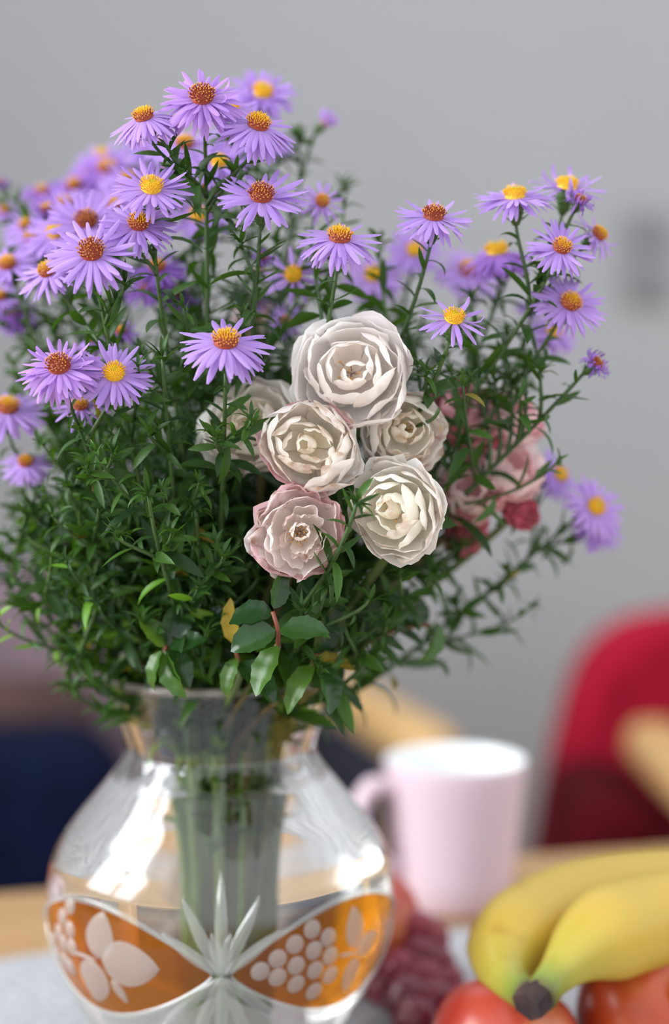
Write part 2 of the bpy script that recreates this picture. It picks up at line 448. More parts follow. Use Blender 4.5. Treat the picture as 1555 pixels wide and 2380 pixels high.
# ------------------------------------------------------------------ vase
AX = V((510 - W / 2) / F * .6, .6, 0)
VB = .0036
AXB = V(AX.x, AX.y, VB)
tocam = math.atan2(-AX.y, -AX.x)
zr = [(0, 41), (4, 41.5), (10, 41), (20, 45.5), (32.7, 53), (41.2, 57.6), (51.3, 62), (63, 66.4), (71.6, 68), (81.8, 68.4), (90.3, 67.6), (97, 65.9), (105.5, 61), (114, 54.3), (120.8, 48.5), (127.6, 43), (134, 38.6), (139, 37.4), (148, 40.2), (156, 43.2), (163, 45.6), (166, 46.6)]
cz = catmull([V(r / 1000, 0, z / 1000) for z, r in zr], 5)
PZ = np.array([p.z for p in cz]); PR = np.array([p.x for p in cz])
def rprof(z): return float(np.interp(z, PZ, PR))
def surf(az, z, off=0.0):
    # az 0 faces the photographer, positive towards the right; z in vase coordinates
    r = rprof(z); dr = (rprof(z + .001) - rprof(z - .001)) / .002
    nl = math.sqrt(1 + dr * dr)
    a = tocam + az
    rr = r + off / nl; zz = z - off * dr / nl
    return V(rr * math.cos(a), rr * math.sin(a), zz)
def on_vase(px, py):
    d0 = (P(px, py, 1.0) - CAM)
    best = None
    for i in range(900):
        t = .50 + .15 * i / 900
        q = CAM + d0 * t - AXB
        if not (0 < q.z < .166): continue
        if math.hypot(q.x, q.y) <= rprof(q.z):
            a = math.atan2(q.y, q.x) - tocam
            a = (a + math.pi) % (2 * math.pi) - math.pi
            return a, q.z
    return None
vase = empty('vase', AXB); tag(vase, 'cut glass vase with amber ovals etched with grapes', 'vase')
mm, nt, out = newmat('clear_glass'); p = principled(nt, (1, .995, .985, 1), .0, **{'IOR': 1.5, 'Transmission Weight': 1.0}); nt.links.new(p.outputs[0], out.inputs[0]); M['glass'] = mm
mm, nt, out = newmat('clear_water'); p = principled(nt, (.99, 1, .99, 1), .0, **{'IOR': 1.333, 'Transmission Weight': 1.0}); nt.links.new(p.outputs[0], out.inputs[0]); M['water'] = mm
M['amber'] = film('amber_flashed_glass', (.92, .34, .02, 1), (.46, .13, .006, 1), .55, .03, 1.0, .6)
M['frost'] = film('etched_frosting', (.95, .95, .95, 1), (.62, .55, .50, 1), .66, .3, .6, .45)
M['rimglint'] = film('rim_highlight', (.95, .94, .93, 1), (.80, .72, .66, 1), .55, .15, 1.2, .5)  # pale cream coat, the rim's highlight put into the colour
M['cut'] = film('cut_crystal', (.96, .97, .96, 1), (.80, .81, .76, 1), .31, .06, 1.6, .5)
M['stip'] = film('stippled_glass', (.95, .95, .95, 1), (.84, .80, .74, 1), .5, .2, 1.2, .5)
T = .0038
def thick(z): return .0036 + .0050 * max(0.0, min(1.0, (.128 - z) / .03))
prof = [(0, 0)] + [(r, z) for r, z in zip(PR, PZ)]
inn = [(max(r - thick(z), .001), z) for r, z in zip(PR, PZ) if z > .012]
prof += [(PR[-1] - .0006, .1668), (PR[-1] - T + .0008, .1669)] + inn[::-1] + [(.031, .0105), (0, .0095)]
def flute(a, z):
    k = max(0.0, min(1.0, (z - .122) / .012)) * max(0.0, min(1.0, (.1655 - z) / .006))
    return 1 + .012 * k * (abs(math.cos(9 * a)) - .5)
m = MB(); m.add(*lathe(prof, 144, False, flute)); m.build('glass_body', M['glass'], vase)
WZ = .1255
wp = [(0, .0092)] + [(.0312, .0102)] + [(r - thick(z) + .0002, z) for r, z in zip(PR, PZ) if .012 < z < WZ] + [(rprof(WZ) - thick(WZ) + .0002, WZ), (rprof(WZ) - thick(WZ) - .004, WZ - .0006), (0, WZ - .0008)]
m = MB(); m.add(*lathe(wp, 96)); w_ = m.build('water', M['water'], None, AXB); tag(w_, 'clear water filling the glass vase', 'water', kind='stuff')
v, f = tube([V(.0447 * math.cos(2 * math.pi * i / 96), .0447 * math.sin(2 * math.pi * i / 96), .1662) for i in range(97)], .0019, 8, False)
obj('rim', mesh('rim', v, f, M['rimglint']), vase)  # ring added over the glass lip to carry its cream highlight
ZC = .0730 - VB
QU = math.pi / 2
def hh(t): return .0205 * max(0.0, math.sin(math.pi * t)) ** .82
def strip(fn0, fn1, nu, nv, off):
    v = []; f = []
    for i in range(nu + 1):
        t = i / nu
        a0, z0 = fn0(t); a1, z1 = fn1(t)
        for j in range(nv + 1):
            s = j / nv
            v.append(surf(a0 + (a1 - a0) * s, z0 + (z1 - z0) * s, off(s) if callable(off) else off))
    for i in range(nu):
        for j in range(nv):
            a = i * (nv + 1) + j
            f.append((a, a + 1, a + nv + 2, a + nv + 1))
    return v, f
PAD = .05
def panel_az(k, t): return k * QU + PAD + (QU - 2 * PAD) * t
def lens_piece(base, tip, halfw, off, n=12, hgt=.0007, blunt=.8):
    # leaf-shaped lens on the glass between two (az, z) points
    a0, z0 = base; a1, z1 = tip
    rm = rprof((z0 + z1) / 2)
    L = math.hypot((a1 - a0) * rm, z1 - z0); ux, uz = (a1 - a0) * rm / L, (z1 - z0) / L
    v = []; f = []
    for i in range(n + 1):
        t = i / n
        wd = halfw * math.sin(math.pi * t ** blunt) ** .7 if 0 < t < 1 else 0.00005
        for j in range(5):
            s = (j - 2) / 2
            x = ux * L * t - uz * wd * s; z = uz * L * t + ux * wd * s
            v.append(surf(a0 + x / rm, z0 + z, off + hgt * (1 - s * s) * (1 if 0 < t < 1 else 0)))
    for i in range(n):
        for j in range(4):
            a = i * 5 + j; f.append((a, a + 5, a + 6, a + 1))
    return v, f
def grape_piece(c, r, off):
    a0, z0 = c; rm = rprof(z0); v = [surf(a0, z0, off + .0011)]; f = []
    for ri, (q, h) in enumerate(((.45, .0010), (.8, .0006), (1.0, 0))):
        for k in range(12):
            an = 2 * math.pi * k / 12
            v.append(surf(a0 + q * r * math.cos(an) / rm, z0 + q * r * math.sin(an), off + h))
    for k in range(12):
        f.append((0, 1 + k, 1 + (k + 1) % 12))
        for q in (0, 1):
            f.append((1 + q * 12 + k, 13 + q * 12 + k, 13 + q * 12 + (k + 1) % 12, 1 + q * 12 + (k + 1) % 12))
    return v, f
RG = [(604, 2256), (644, 2227), (644, 2270), (684, 2194), (687, 2243), (687, 2286), (724, 2159), (728, 2208), (731, 2254), (728, 2302), (761, 2178), (766, 2221), (766, 2265)]
RLf = [((824, 2203), (818, 2105), .0052), ((826, 2215), (872, 2165), .0045), ((820, 2225), (800, 2305), .0046)]
RTw = [((786, 2221), (826, 2212))]
LG = [(148, 2130), (165, 2160), (140, 2165), (150, 2190), (128, 2185), (170, 2200), (138, 2215), (155, 2230), (132, 2245), (168, 2245), (148, 2262), (165, 2105)]
LLf = [((228, 2226), (243, 2118), .0068), ((238, 2228), (372, 2252), .0085), ((222, 2232), (228, 2325), .0075), ((262, 2275), (300, 2330), .0022)]
LTw = [((172, 2210), (228, 2230))]
def azz(q):
    r = on_vase(*q)
    return r if r else None
motif = {}
for key, (gr, lf, tw) in {0: (RG, RLf, RTw), -1: (LG, LLf, LTw)}.items():
    g = [azz(q) for q in gr]; motif[key] = ([q for q in g if q], [(azz(a), azz(b), w) for a, b, w in lf if azz(a) and azz(b)], [(azz(a), azz(b)) for a, b in tw if azz(a) and azz(b)])
for k in (-1, 0):
    m = MB()
    m.add(*strip(lambda t: (panel_az(k, t), ZC - hh(t)), lambda t: (panel_az(k, t), ZC + hh(t)), 36, 12, .00035))
    pn = m.build('amber_panel', M['amber'], vase); tag(pn, 'amber flashed oval')
    bw = .0026
    def lo_(t): return hh(t) + bw * (.55 + .45 * math.sin(math.pi * t))
    for s in (-1, 1):
        m = MB()
        m.add(*strip(lambda t: (panel_az(k, t), ZC + s * (hh(t) - .0003)), lambda t: (panel_az(k, t), ZC + s * lo_(t)), 36, 4, lambda q: .0004 + .0011 * math.sin(math.pi * q)))
        m.build('panel_border', M['cut'], vase)
    src = -1 if k in (-1, 1) else 0
    sh = (k - src) * QU
    g, lf, tw = motif[src]
    for a, z in g:
        m = MB(); m.add(*grape_piece((a + sh, z), .0036 if src == 0 else .0034, .0005)); m.build('etched_grape', M['frost'], pn)
    for b, t_, w in lf:
        m = MB(); m.add(*lens_piece((b[0] + sh, b[1]), (t_[0] + sh, t_[1]), w, .0005)); m.build('etched_leaf', M['frost'], pn)
    for b, t_ in tw:
        m = MB(); m.add(*lens_piece((b[0] + sh, b[1]), (t_[0] + sh, t_[1]), .0009, .0006)); m.build('etched_twig', M['frost'], pn)
for k in (0,):
    # star between the two ovals
    st = None
    for i, (ang, L) in enumerate(((0, .036), (27, .031), (54, .026), (-27, .031), (-54, .026), (180, .040), (158, .040), (132, .036), (-158, .040), (-132, .036), (12, .016), (-12, .016))):
        ar = math.radians(ang); r0 = rprof(ZC)
        tip = (k * QU + L * math.sin(ar) / r0, ZC + L * math.cos(ar))
        m = MB(); m.add(*lens_piece((k * QU, ZC), tip, .0023, .0009 if i < 10 else .0006, 14, .0014, .85))
        if st is None:
            st = m.build('star_cut', M['cut'], vase)
        else:
            m.build('star_ray', M['cut'], st)
m = MB()
m.add(*strip(lambda t: (2 * math.pi * t, .030), lambda t: (2 * math.pi * t, ZC - .003 - hh((t * 4) % 1) - .0026), 192, 6, .0003))
mm = M['stip']; nt = mm.node_tree
n_ = noise(nt, 900, 1); b_ = nt.nodes.new('ShaderNodeBump'); b_.inputs['Strength'].default_value = .9; b_.inputs['Distance'].default_value = .001
nt.links.new(n_.outputs[0], b_.inputs['Height'])
for q in nt.nodes:
    if q.type in ('BSDF_GLOSSY', 'BSDF_DIFFUSE'): nt.links.new(b_.outputs[0], q.inputs['Normal'])
m.build('stippled_band', M['stip'], vase)

# ------------------------------------------------------------------ plant meshes shared by many copies
def leaf_mesh(name, mat, wid, droop, fold=.18, n=6, twist=0.0, peak=.45):
    v = []; f = []
    ang = 0; x = z = 0.0
    for i in range(n + 1):
        t = i / n
        wd = wid * (math.sin(math.pi * min(1, t ** (math.log(.5) / math.log(peak)))) ** .8 if 0 < t < 1 else (.18 if t == 0 else .02))
        for s in (-1, 0, 1):
            y = s * wd / 2; zz = abs(s) * wd * fold
            yy = y * math.cos(twist * t) - zz * math.sin(twist * t); z2 = y * math.sin(twist * t) + zz * math.cos(twist * t)
            v.append((x - z2 * math.sin(ang), yy, z + z2 * math.cos(ang)))
        ang = -droop * (t + 1 / n)
        x += math.cos(ang) / n; z += math.sin(ang) / n
    for i in range(n):
        for j in range(2):
            a = i * 3 + j; f.append((a, a + 3, a + 4, a + 1))
    return mesh(name, v, f, mat)
def leaf_set(mat):
    return [leaf_mesh('leaf', mat, w, d, .2, 6, tw) for w, d, tw in ((.24, .3, .2), (.26, .8, -.3), (.20, 1.2, .3), (.22, -.3, 0), (.28, .6, .4), (.19, 1.6, -.2))]
LV = leaf_set(M['leaf']); LVB = leaf_set(M['leaf_bright']); LVY = leaf_set(M['leaf_yellow'])
def raw(me): return [v.co.copy() for v in me.vertices], [tuple(p.vertices) for p in me.polygons]
LRAW = [raw(q) for q in LV]

def petal_mesh(mat, wid, droop, n=6, curl=0.0):
    v = []; f = []; ang = 0; x = z = 0.0
    for i in range(n + 1):
        t = i / n
        wd = wid * (.55 + .45 * math.sin(math.pi * min(1, t * .75 + .1)))
        if i == n: wd *= .45
        if i == n - 1: wd *= .9
        for s in (-1, 0, 1):
            y = s * wd / 2; zz = -abs(s) * wd * .16 + (0.0 if s else .03 * wd)
            v.append((x - zz * math.sin(ang), y, z + zz * math.cos(ang)))
        ang = -droop * (t + 1 / n) + curl * t * t
        x += math.cos(ang) / n; z += math.sin(ang) / n
    for i in range(n):
        for j in range(2):
            a = i * 3 + j; f.append((a, a + 3, a + 4, a + 1))
    return mesh('petal', v, f, mat)
PSET = {}
for key in ('petal', 'petal_dark', 'petal_pinkish'):
    PSET[key] = [petal_mesh(M[key], w, d, 6, c) for w, d, c in ((.165, .15, 0), (.185, .35, 0), (.155, .6, 0), (.17, -.15, 0), (.16, .9, 0), (.15, .4, 3.2), (.145, -.4, -2.4))]
PRAW = [raw(q) for q in PSET['petal']]
def disc_mesh(style, N=84):
    m = MB(); r2 = random.Random(hash(style) % 7 + 3)
    r2 = random.Random({'y': 3, 'm': 4, 'r': 5, 'g': 6}[style])
    prof = [(1.0, -.12), (.98, .05), (.85, .26), (.62, .42), (.32, .52), (.001, .55)]
    v, f = lathe(prof, 14); m.add(v, f, {'y': 0, 'm': 1, 'r': 1, 'g': 3}[style])
    for i in range(N):
        q = (i + .5) / N; rr = math.sqrt(q) * .96; a = i * 2.39996
        z = .55 - .5 * rr ** 2.2
        nrm = V(math.cos(a) * rr * .75, math.sin(a) * rr * .75, 1.0 - .35 * rr).normalized()
        nrm = (nrm + V(r2.uniform(-.15, .15), r2.uniform(-.15, .15), 0)).normalized()
        b = V(rr * math.cos(a), rr * math.sin(a), z - .05)
        centre = rr < .45
        L = (.30 if centre else .42) * r2.uniform(.8, 1.2)
        if style == 'r': L *= 1.1
        if style == 'y' and centre: L *= .7
        w0, w1 = .05, .068
        u = nrm.orthogonal().normalized(); w = nrm.cross(u)
        vv = []
        for h, wd in ((0, w0), (.55, w0 * .9), (.85, w1), (1.08, .012)):
            for k in range(4):
                an = k * math.pi / 2 + i
                vv.append(b + nrm * L * h + (u * math.cos(an) + w * math.sin(an)) * wd)
        ff = []
        for lv in range(3):
            fq = [(lv * 4 + k, lv * 4 + (k + 1) % 4, lv * 4 + 4 + (k + 1) % 4, lv * 4 + 4 + k) for k in range(4)]
            if style == 'y': mi = 3 if (centre and rr < .3) else (0 if (lv > 0 or rr < .8) else 2)
            elif style == 'm': mi = (0 if rr < .62 else (2 if lv >= 1 else 1))
            else: mi = (1 if lv == 0 else (2 if (r2.random() < .75 and lv == 2) else 1))
            if lv == 0: m.add(vv, fq, mi)
            else:
                n0 = len(m.v) - 16
                m.f += [tuple(x + n0 for x in t) for t in fq]; m.m += [mi] * 4
    return mesh('flower_disc', m.v, m.f, [M['disc_yellow'], M['disc_rust'], M['disc_gold'], M['disc_green']], True, m.m)
DISC = {s: disc_mesh(s) for s in 'ymr'}
def calyx_mesh():
    m = MB(); v, f = lathe([(.002, -.72), (.09, -.70), (.15, -.55), (.21, -.3), (.23, -.14), (.2, -.06)], 10); m.add(v, f)
    r2 = random.Random(2)
    for i in range(22):
        a = i * 2.4; lv = i % 3
        zb = -.58 + .15 * lv; rb = .15 + .035 * lv
        c = V(math.cos(a), math.sin(a), 0); t = V(-math.sin(a), math.cos(a), 0)
        b = c * rb + V(0, 0, zb); o = (c * .75 + V(0, 0, .65)).normalized()
        L = .20 * r2.uniform(.8, 1.2)
        m.add([b + t * .045, b - t * .045, b + o * L * .6 - t * .04 + c * .03, b + o * L * .6 + t * .04 + c * .03, b + o * L + c * .08], [(0, 1, 2, 3), (3, 2, 4)])
    return mesh('flower_head', m.v, m.f, M['calyx'])
CALYX = calyx_mesh()
def petal_layout(kind, e0, seed):
    # (variant, azimuth, elevation deg, radius, length)
    r2 = random.Random(seed); out = []
    if kind == 'n': rows = ((24, 9, (3, 0, 1), 1.0), (26, -4, (0, 1, 2), 1.0))
    elif kind == 'd': rows = ((20, 15, (3, 0, 5, 1), .80), (25, 2, (0, 1, 2), 1.0), (24, -13, (1, 2, 4), 1.0))
    elif kind == 's': rows = ((11, 10, (3, 0, 1, 5), .95), (11, -4, (0, 1), 1.0))
    elif kind == 'f': rows = ((26, 3, (0, 1, 2), 1.0), (28, -12, (1, 2, 4), 1.02))     # falling skirt
    elif kind == 'c': rows = ((14, 42, (5, 6, 5), .75), (14, 15, (5, 6), .85), (12, -18, (5, 4), .85))   # withered, curled
    elif kind == 'h': rows = ((12, 62, (6, 3), 1.05), (10, 48, (0, 3), 1.0))     # half open
    for n, el, vs, ln in rows:
        off = r2.random() * 6
        for i in range(n):
            if kind in 'ns' and r2.random() < .05: continue
            out.append((r2.choice(vs), off + 2 * math.pi * (i + r2.uniform(-.3, .3)) / n, el + e0 + r2.uniform(-7, 7), .21, .80 * ln * r2.uniform(.86, 1.05)))
    return out
def petal_mtx(az, el, r, L, roll=0.0):
    e = math.radians(el)
    x = V(math.cos(az) * math.cos(e), math.sin(az) * math.cos(e), math.sin(e))
    z = V(-math.cos(az) * math.sin(e), -math.sin(az) * math.sin(e), math.cos(e))
    z = (z + V(-math.sin(az), math.cos(az), 0) * roll).normalized()
    return frame(x, z, (math.cos(az) * r, math.sin(az) * r, -.02 + .0), L)
JOIN = {}
def joined_petals(kind, e0, pm, seed):
    key = (kind, round(e0 / 8), pm, seed % 3)
    if key not in JOIN:
        m = MB()
        for vi, az, el, r, L in petal_layout(kind, e0, seed):
            mt = petal_mtx(az, el, r, L); v, f = PRAW[vi]
            m.add([mt @ q for q in v], f)
        JOIN[key] = mesh('petals', m.v, m.f, M[pm])
    return JOIN[key]
def flower(parent, loc, n, R, kind, disc, e0, sharp, pm='petal', seed=0):
    h = obj('flower_head', CALYX, parent, mtx=zframe(n, loc, R, seed * 1.7))
    obj('flower_disc', DISC[disc], h, mtx=Matrix.Translation((0, 0, .02)) @ Matrix.Diagonal((.245, .245, .30, 1)))
    if sharp:
        r2 = random.Random(seed + 5)
        for vi, az, el, r, L in petal_layout(kind, e0, seed):
            obj('petal', PSET[pm][vi], h, mtx=petal_mtx(az, el, r, L, r2.uniform(-.35, .35)))
    else:
        o = obj('petals', joined_petals(kind, e0, pm, seed), h); o['kind'] = 'stuff'
    return h
def nvec(tilt, lat):
    t, l = math.radians(tilt), math.radians(lat)
    return V(math.sin(l), -math.sin(t) * math.cos(l), math.cos(t) * math.cos(l)).normalized()

# ------------------------------------------------------------------ stems and leaves
def stem_path(target, n, out_r=None, rr=None, sag=.0):
    v = V(target.x - AX.x, target.y - AX.y, 0); L = v.length
    dv = v / max(L, 1e-6)
    off = dv * min(.019, L * .2) + V(rr.uniform(-.006, .006), rr.uniform(-.006, .006), 0)
    nk = V(AX.x, AX.y, VB + .140) + off
    bt = V(AX.x, AX.y, VB + .014) + off * .22 + V(rr.uniform(-.005, .005), rr.uniform(-.005, .005), 0)
    dd = target - nk; D = dd.length
    m0 = (dd / D * .55 + V(0, 0, .6 - sag)).normalized() * D * .9
    m1 = (n * .6 + dd / D * .7 + V(0, 0, .15)).normalized() * D * .8
    low = [bt.lerp(nk, i / 4) for i in range(4)]
    up = hermite(nk, m0, target, m1, 26)
    return low + up, 4
def pathlen(p): return sum((p[i + 1] - p[i]).length for i in range(len(p) - 1))
def sample(p, s):
    # position and tangent at arc length s
    acc = 0
    for i in range(len(p) - 1):
        d = (p[i + 1] - p[i]).length
        if acc + d >= s or i == len(p) - 2:
            return p[i].lerp(p[i + 1], min(1, max(0, (s - acc) / max(d, 1e-9)))), (p[i + 1] - p[i]).normalized()
        acc += d
VTOP = VB + .166
# keep stray twigs out of the open roses: (px, py, radius px, depth, share skipped)
CLEAR = [(812, 866, 140, .53, 1), (722, 1036, 110, .53, 1), (940, 1006, 100, .54, 1), (920, 1184, 122, .53, 1), (694, 1240, 112, .53, 1), (588, 985, 100, .55, .75),
         (1076, 962, 70, .58, .3), (1186, 968, 70, .58, .3), (1182, 1082, 80, .58, .4), (1096, 1138, 75, .575, .4), (1212, 1182, 50, .59, .4)]
def blocked(p, rr, grow=1.0):
    q = p - CAM; d = q.dot(FWD)
    x = W / 2 + q.x / d * F; y = H / 2 - q.dot(UP) / d * F
    for cx, cy, r, dd, sh in CLEAR:
        if d < dd and math.hypot(x - cx, y - cy) < r * grow and rr.random() < sh: return True
    return False
class Spray:
    def __init__(s, name, label, group, seed, cat='flower stem'):
        s.rr = random.Random(seed); s.e = None; s.name = name; s.label = label; s.group = group; s.small = MB(); s.cat = cat
        s.nleaf = 0; s.joined = False; s.inshoot = False; s.free = False
    def base(s, pt):
        s.e = empty(s.name, pt); tag(s.e, s.label, s.cat, s.group); s.o = Vector(pt)
    def stem(s, nm, pts, r0, r1, mat='stem'):
        N = len(pts)
        v, f = tube([q - s.o for q in pts], [r0 + (r1 - r0) * i / (N - 1) for i in range(N)], 6)
        return obj(nm, mesh(nm, v, f, M[mat]), s.e)
    def leaf(s, p, t, phi, L, ang, bright=0.0, yellow=0.0, wide=1.0):
        u = t.orthogonal().normalized(); w = t.cross(u)
        rad = u * math.cos(phi) + w * math.sin(phi)
        d = t * math.cos(ang) + rad * math.sin(ang)
        z = t - rad * .2
        vi = s.rr.randrange(6)
        if not s.free and (blocked(p + d * L, s.rr) or blocked(p, s.rr)): return
        mt = frame(d, z, p - s.o, (L, L * wide, L))
        q = s.rr.random()
        if L < .0085 or s.joined or (s.inshoot and L < .0125):
            v, f = LRAW[vi]; s.small.add([mt @ q_ for q_ in v], f, 2 if q < yellow else (1 if q < yellow + bright else 0)); return
        me = (LVY if q < yellow else (LVB if q < yellow + bright else LV))[vi]
        obj('leaf', me, s.e, mtx=mt); s.nleaf += 1
    def foliage(s, pts, s0, s1, gap, L0, L1, bright=0, yellow=0, ang=(45, 85), wide=1.0):
        x = s0; phi = s.rr.random() * 6
        while x < s1:
            p, t = sample(pts, x); q = (x - s0) / max(1e-6, s1 - s0)
            L = (L0 + (L1 - L0) * q) * s.rr.uniform(.7, 1.25)
            a = math.radians(s.rr.uniform(*ang))
            hz = p.z - VTOP; hr = math.hypot(p.x - AX.x, p.y - AX.y)
            if hz < .012 and hr < .06: a = math.radians(s.rr.uniform(12, 32)); L = min(L, .022)
            s.leaf(p, t, phi, L, a, bright, yellow, wide)
            phi += 2.4 + s.rr.uniform(-.4, .4); x += gap * s.rr.uniform(.75, 1.3)
    def shoot(s, p, d, L, bright=0, lf=(.013, .006), r=.0007):
        end = p + d * L
        if blocked(end, s.rr, 1.1) or blocked(p + d * L * .5, s.rr, 1.1): return
        t0 = (d + V(0, 0, -.25)).normalized(); pts = hermite(p, t0 * L, end, (d + V(0, 0, .7)).normalized() * L * .8, 8)
        s.stem('shoot', pts, r, r * .6)
        s.inshoot = True
        s.foliage(pts, L * .12, L * .95, .0034, lf[0], lf[1], bright, .01, (35, 75))
        s.tip(pts[-1], (pts[-1] - pts[-2]).normalized())
        s.inshoot = False
    def tip(s, p, t, n=9, L=.0055):
        for i in range(n):
            s.leaf(p - t * .0012 * (i % 3), t, i * 2.4, L * s.rr.uniform(.6, 1.2), math.radians(12 + 5 * i))
    def finish(s):
        if s.small.v:
            o = s.small.build('leaflets', [M['leaf'], M['leaf_bright'], M['leaf_yellow']], s.e); o['kind'] = 'stuff'

def aster(label, flowers, tips=(), seed=0, dens=1.0, shoots=4, bright=0.0, sag=0.0, low=.031, group='aster stems in the vase', leader=None, br=(.45, .8), name='aster_spray', yellow=.012, lowcut=0.0, joined=None, free=False):
    # flowers: (px, py, width_px, depth, tilt, lat, kind, disc, e0, sharp[, material])
    s = Spray(name, label, group, seed)
    s.joined = joined if joined is not None else (bool(flowers) and not flowers[0][9])
    if s.joined: dens *= 1.7
    s.free = free
    if flowers:
        f0 = flowers[0]; n0 = nvec(f0[4], f0[5]); R0 = f0[2] * ASZ / 2 * f0[3] / F
        tgt = P(f0[0], f0[1], f0[3]); end = tgt - n0 * R0 * .72
    else:
        end = P(*tips[0]); n0 = (V(0, 0, 1) + (end - AX).normalized() * .4).normalized()
    path, k = stem_path(end, n0, rr=s.rr, sag=sag)
    s.base(path[0])
    s.stem('lower_stem', path[:k + 1], .0016, .0014, 'stem_pale'); s.stem('main_stem', path[k:], .0014, .00065)
    Lt = pathlen(path); sn = pathlen(path[:k + 1])
    up0 = sn + .006 + lowcut
    if seed % 2: s.foliage(path, sn * .62, sn, .014, .020, .022, .7, .05, (10, 28), 1.3)
    s.foliage(path, up0, Lt - .03, 0.0052 / dens, low, .014, bright, yellow)
    s.foliage(path, Lt - .035, Lt - .003, .0030, .0150, .0085, 0, 0, (40, 75))
    if flowers:
        flower(s.e, tgt - s.o, n0, R0, f0[6], f0[7], f0[8], f0[9], f0[10] if len(f0) > 10 else 'petal', seed * 7 + 1)
    else:
        s.tip(path[-1], (path[-1] - path[-2]).normalized(), 14, .008)
    items = [('f', f) for f in flowers[1:]] + [('t', t) for t in (tips if flowers else tips[1:])]
    for i, (ty, f) in enumerate(items):
        if ty == 'f':
            n = nvec(f[4], f[5]); R = f[2] * ASZ / 2 * f[3] / F
            tg = P(f[0], f[1], f[3]); en = tg - n * R * .72
        else:
            en = P(*f); n = V(0, 0, 1)
        # branch off the main stem where the stem is nearest below
        best = None
        for q in range(40):
            x = sn + (Lt - sn) * (br[0] + (.93 - br[0]) * q / 39)
            p, t = sample(path, x)
            dv = en - p
            c = dv.length - .045 * dv.normalized().dot((t + V(0, 0, .3)).normalized()) + (.05 if dv.dot(t) < 0 else 0)
            if best is None or c < best[0]: best = (c, x)
        p, t = sample(path, best[1]); D = (en - p).length
        pts = hermite(p, (t * .5 + (en - p) / max(D, 1e-6) * .8).normalized() * D, en, (n * .7 + (en - p) / max(D, 1e-6) * .5).normalized() * D * .8, 14)
        s.stem('branch', pts, .0008, .0006)
        s.foliage(pts, .004, D * .97, .0034, .0150, .0082, 0, .01, (35, 75))
        if ty == 'f': flower(s.e, tg - s.o, n, R, f[6], f[7], f[8], f[9], f[10] if len(f) > 10 else 'petal', seed * 7 + i + 2)
        else: s.tip(en, n, 12, .0075)
    for i in range(int(shoots * 2.2)):
        x = up0 + .01 + (Lt - .05 - up0) * s.rr.uniform(.05, .85)
        p, t = sample(path, x)
        if p.z < VTOP + .012: continue
        a = s.rr.random() * 6.28
        d = (V(math.cos(a), math.sin(a), 0) * .7 + t * .8).normalized()
        s.shoot(p, d, s.rr.uniform(.026, .055), bright, (.017, .008))
    s.finish()
    return s

A = aster
ASZ = 1.1
A('tallest aster stem, carrying the topmost shaggy purple flower', [
    (470, 226, 196, .503, 50, 0, 'd', 'r', -4, 1, 'petal_pinkish'), (335, 272, 168, .503, 34, -14, 'f', 'm', -16, 1), (600, 290, 188, .505, 38, 14, 'f', 'm', -12, 1),
    (510, 378, 140, .545, 40, 0, 'n', 'y', -5, 0)], [(395, 350, .505), (545, 400, .52)], 1, 1.1, 5, leader=0, lowcut=.02)
A('aster stem with a wide flat bloom above one with a yellow-green eye', [
    (352, 436, 178, .500, 46, 6, 'n', 'y', 0, 1), (322, 520, 176, .506, 48, 8, 'n', 'm', -4, 1)], [(420, 400, .51)], 2, 1.0, 4)
A('aster stem right of centre with a rust-eyed flat bloom over a half-hidden one', [
    (608, 456, 196, .502, 42, 4, 'n', 'r', -2, 1), (683, 640, 146, .545, 62, -10, 's', 'y', 0, 1), (612, 600, 72, .535, 40, 30, 'c', 'r', 0, 0, 'petal_dark')], [(560, 560, .52)], 3, 1.0, 5)
A('aster stem with the largest rust-eyed bloom in front at the upper left', [
    (213, 586, 202, .497, 52, 0, 'n', 'r', -5, 1), (112, 630, 158, .525, 44, -20, 'n', 'm', -12, 1), (200, 515, 176, .542, 45, 8, 'n', 'r', 5, 0)], [(290, 660, .505)], 4, 1.0, 5)
A('aster stem rising behind the top white rose with a broad rust-gold bloom', [
    (790, 553, 192, .501, 32, 5, 'f', 'm', -4, 1), (748, 468, 116, .545, 66, 20, 's', 'm', 0, 1)], [(800, 470, .57)], 5, 1.0, 4)
A('lower left aster stem with a shaggy rust-eyed bloom beside a neat yellow-eyed one', [
    (138, 852, 194, .499, 44, -4, 'd', 'r', -4, 1, 'petal_pinkish'), (266, 868, 172, .503, 55, 5, 'n', 'y', -4, 1), (187, 942, 132, .525, 40, 0, 's', 'm', -8, 1), (212, 790, 80, .55, 30, 0, 'f', 'm', -30, 0)], [(200, 1075, .50), (262, 1050, .503)], 6, 1.0, 4)
A('single-flowered aster stem in front of the half-hidden cream rose', [
    (525, 795, 212, .496, 36, 3, 'f', 'm', -4, 1)], [(585, 975, .496), (500, 1010, .50)], 7, 1.35, 2, free=True)
A('aster stem right of the roses topped by one flat rust-eyed bloom', [
    (1008, 503, 176, .512, 30, 4, 'n', 'r', -10, 1)], [(880, 560, .57)], 8, .9, 2, lowcut=.05)
A('wide branching aster stem holding the cluster of blooms at the upper right corner', [
    (1305, 575, 152, .515, 52, 12, 'n', 'm', 0, 1), (1197, 456, 176, .525, 22, -5, 'n', 'y', -4, 1), (1318, 434, 172, .54, 24, 6, 's', 'y', 6, 1), (1348, 466, 92, .525, 40, 20, 'c', 'r', 0, 1, 'petal_dark'),
    (1390, 545, 136, .538, 44, 38, 's', 'm', -14, 1)], [(1095, 690, .55)], 9, .8, 2, lowcut=.06, sag=.1)
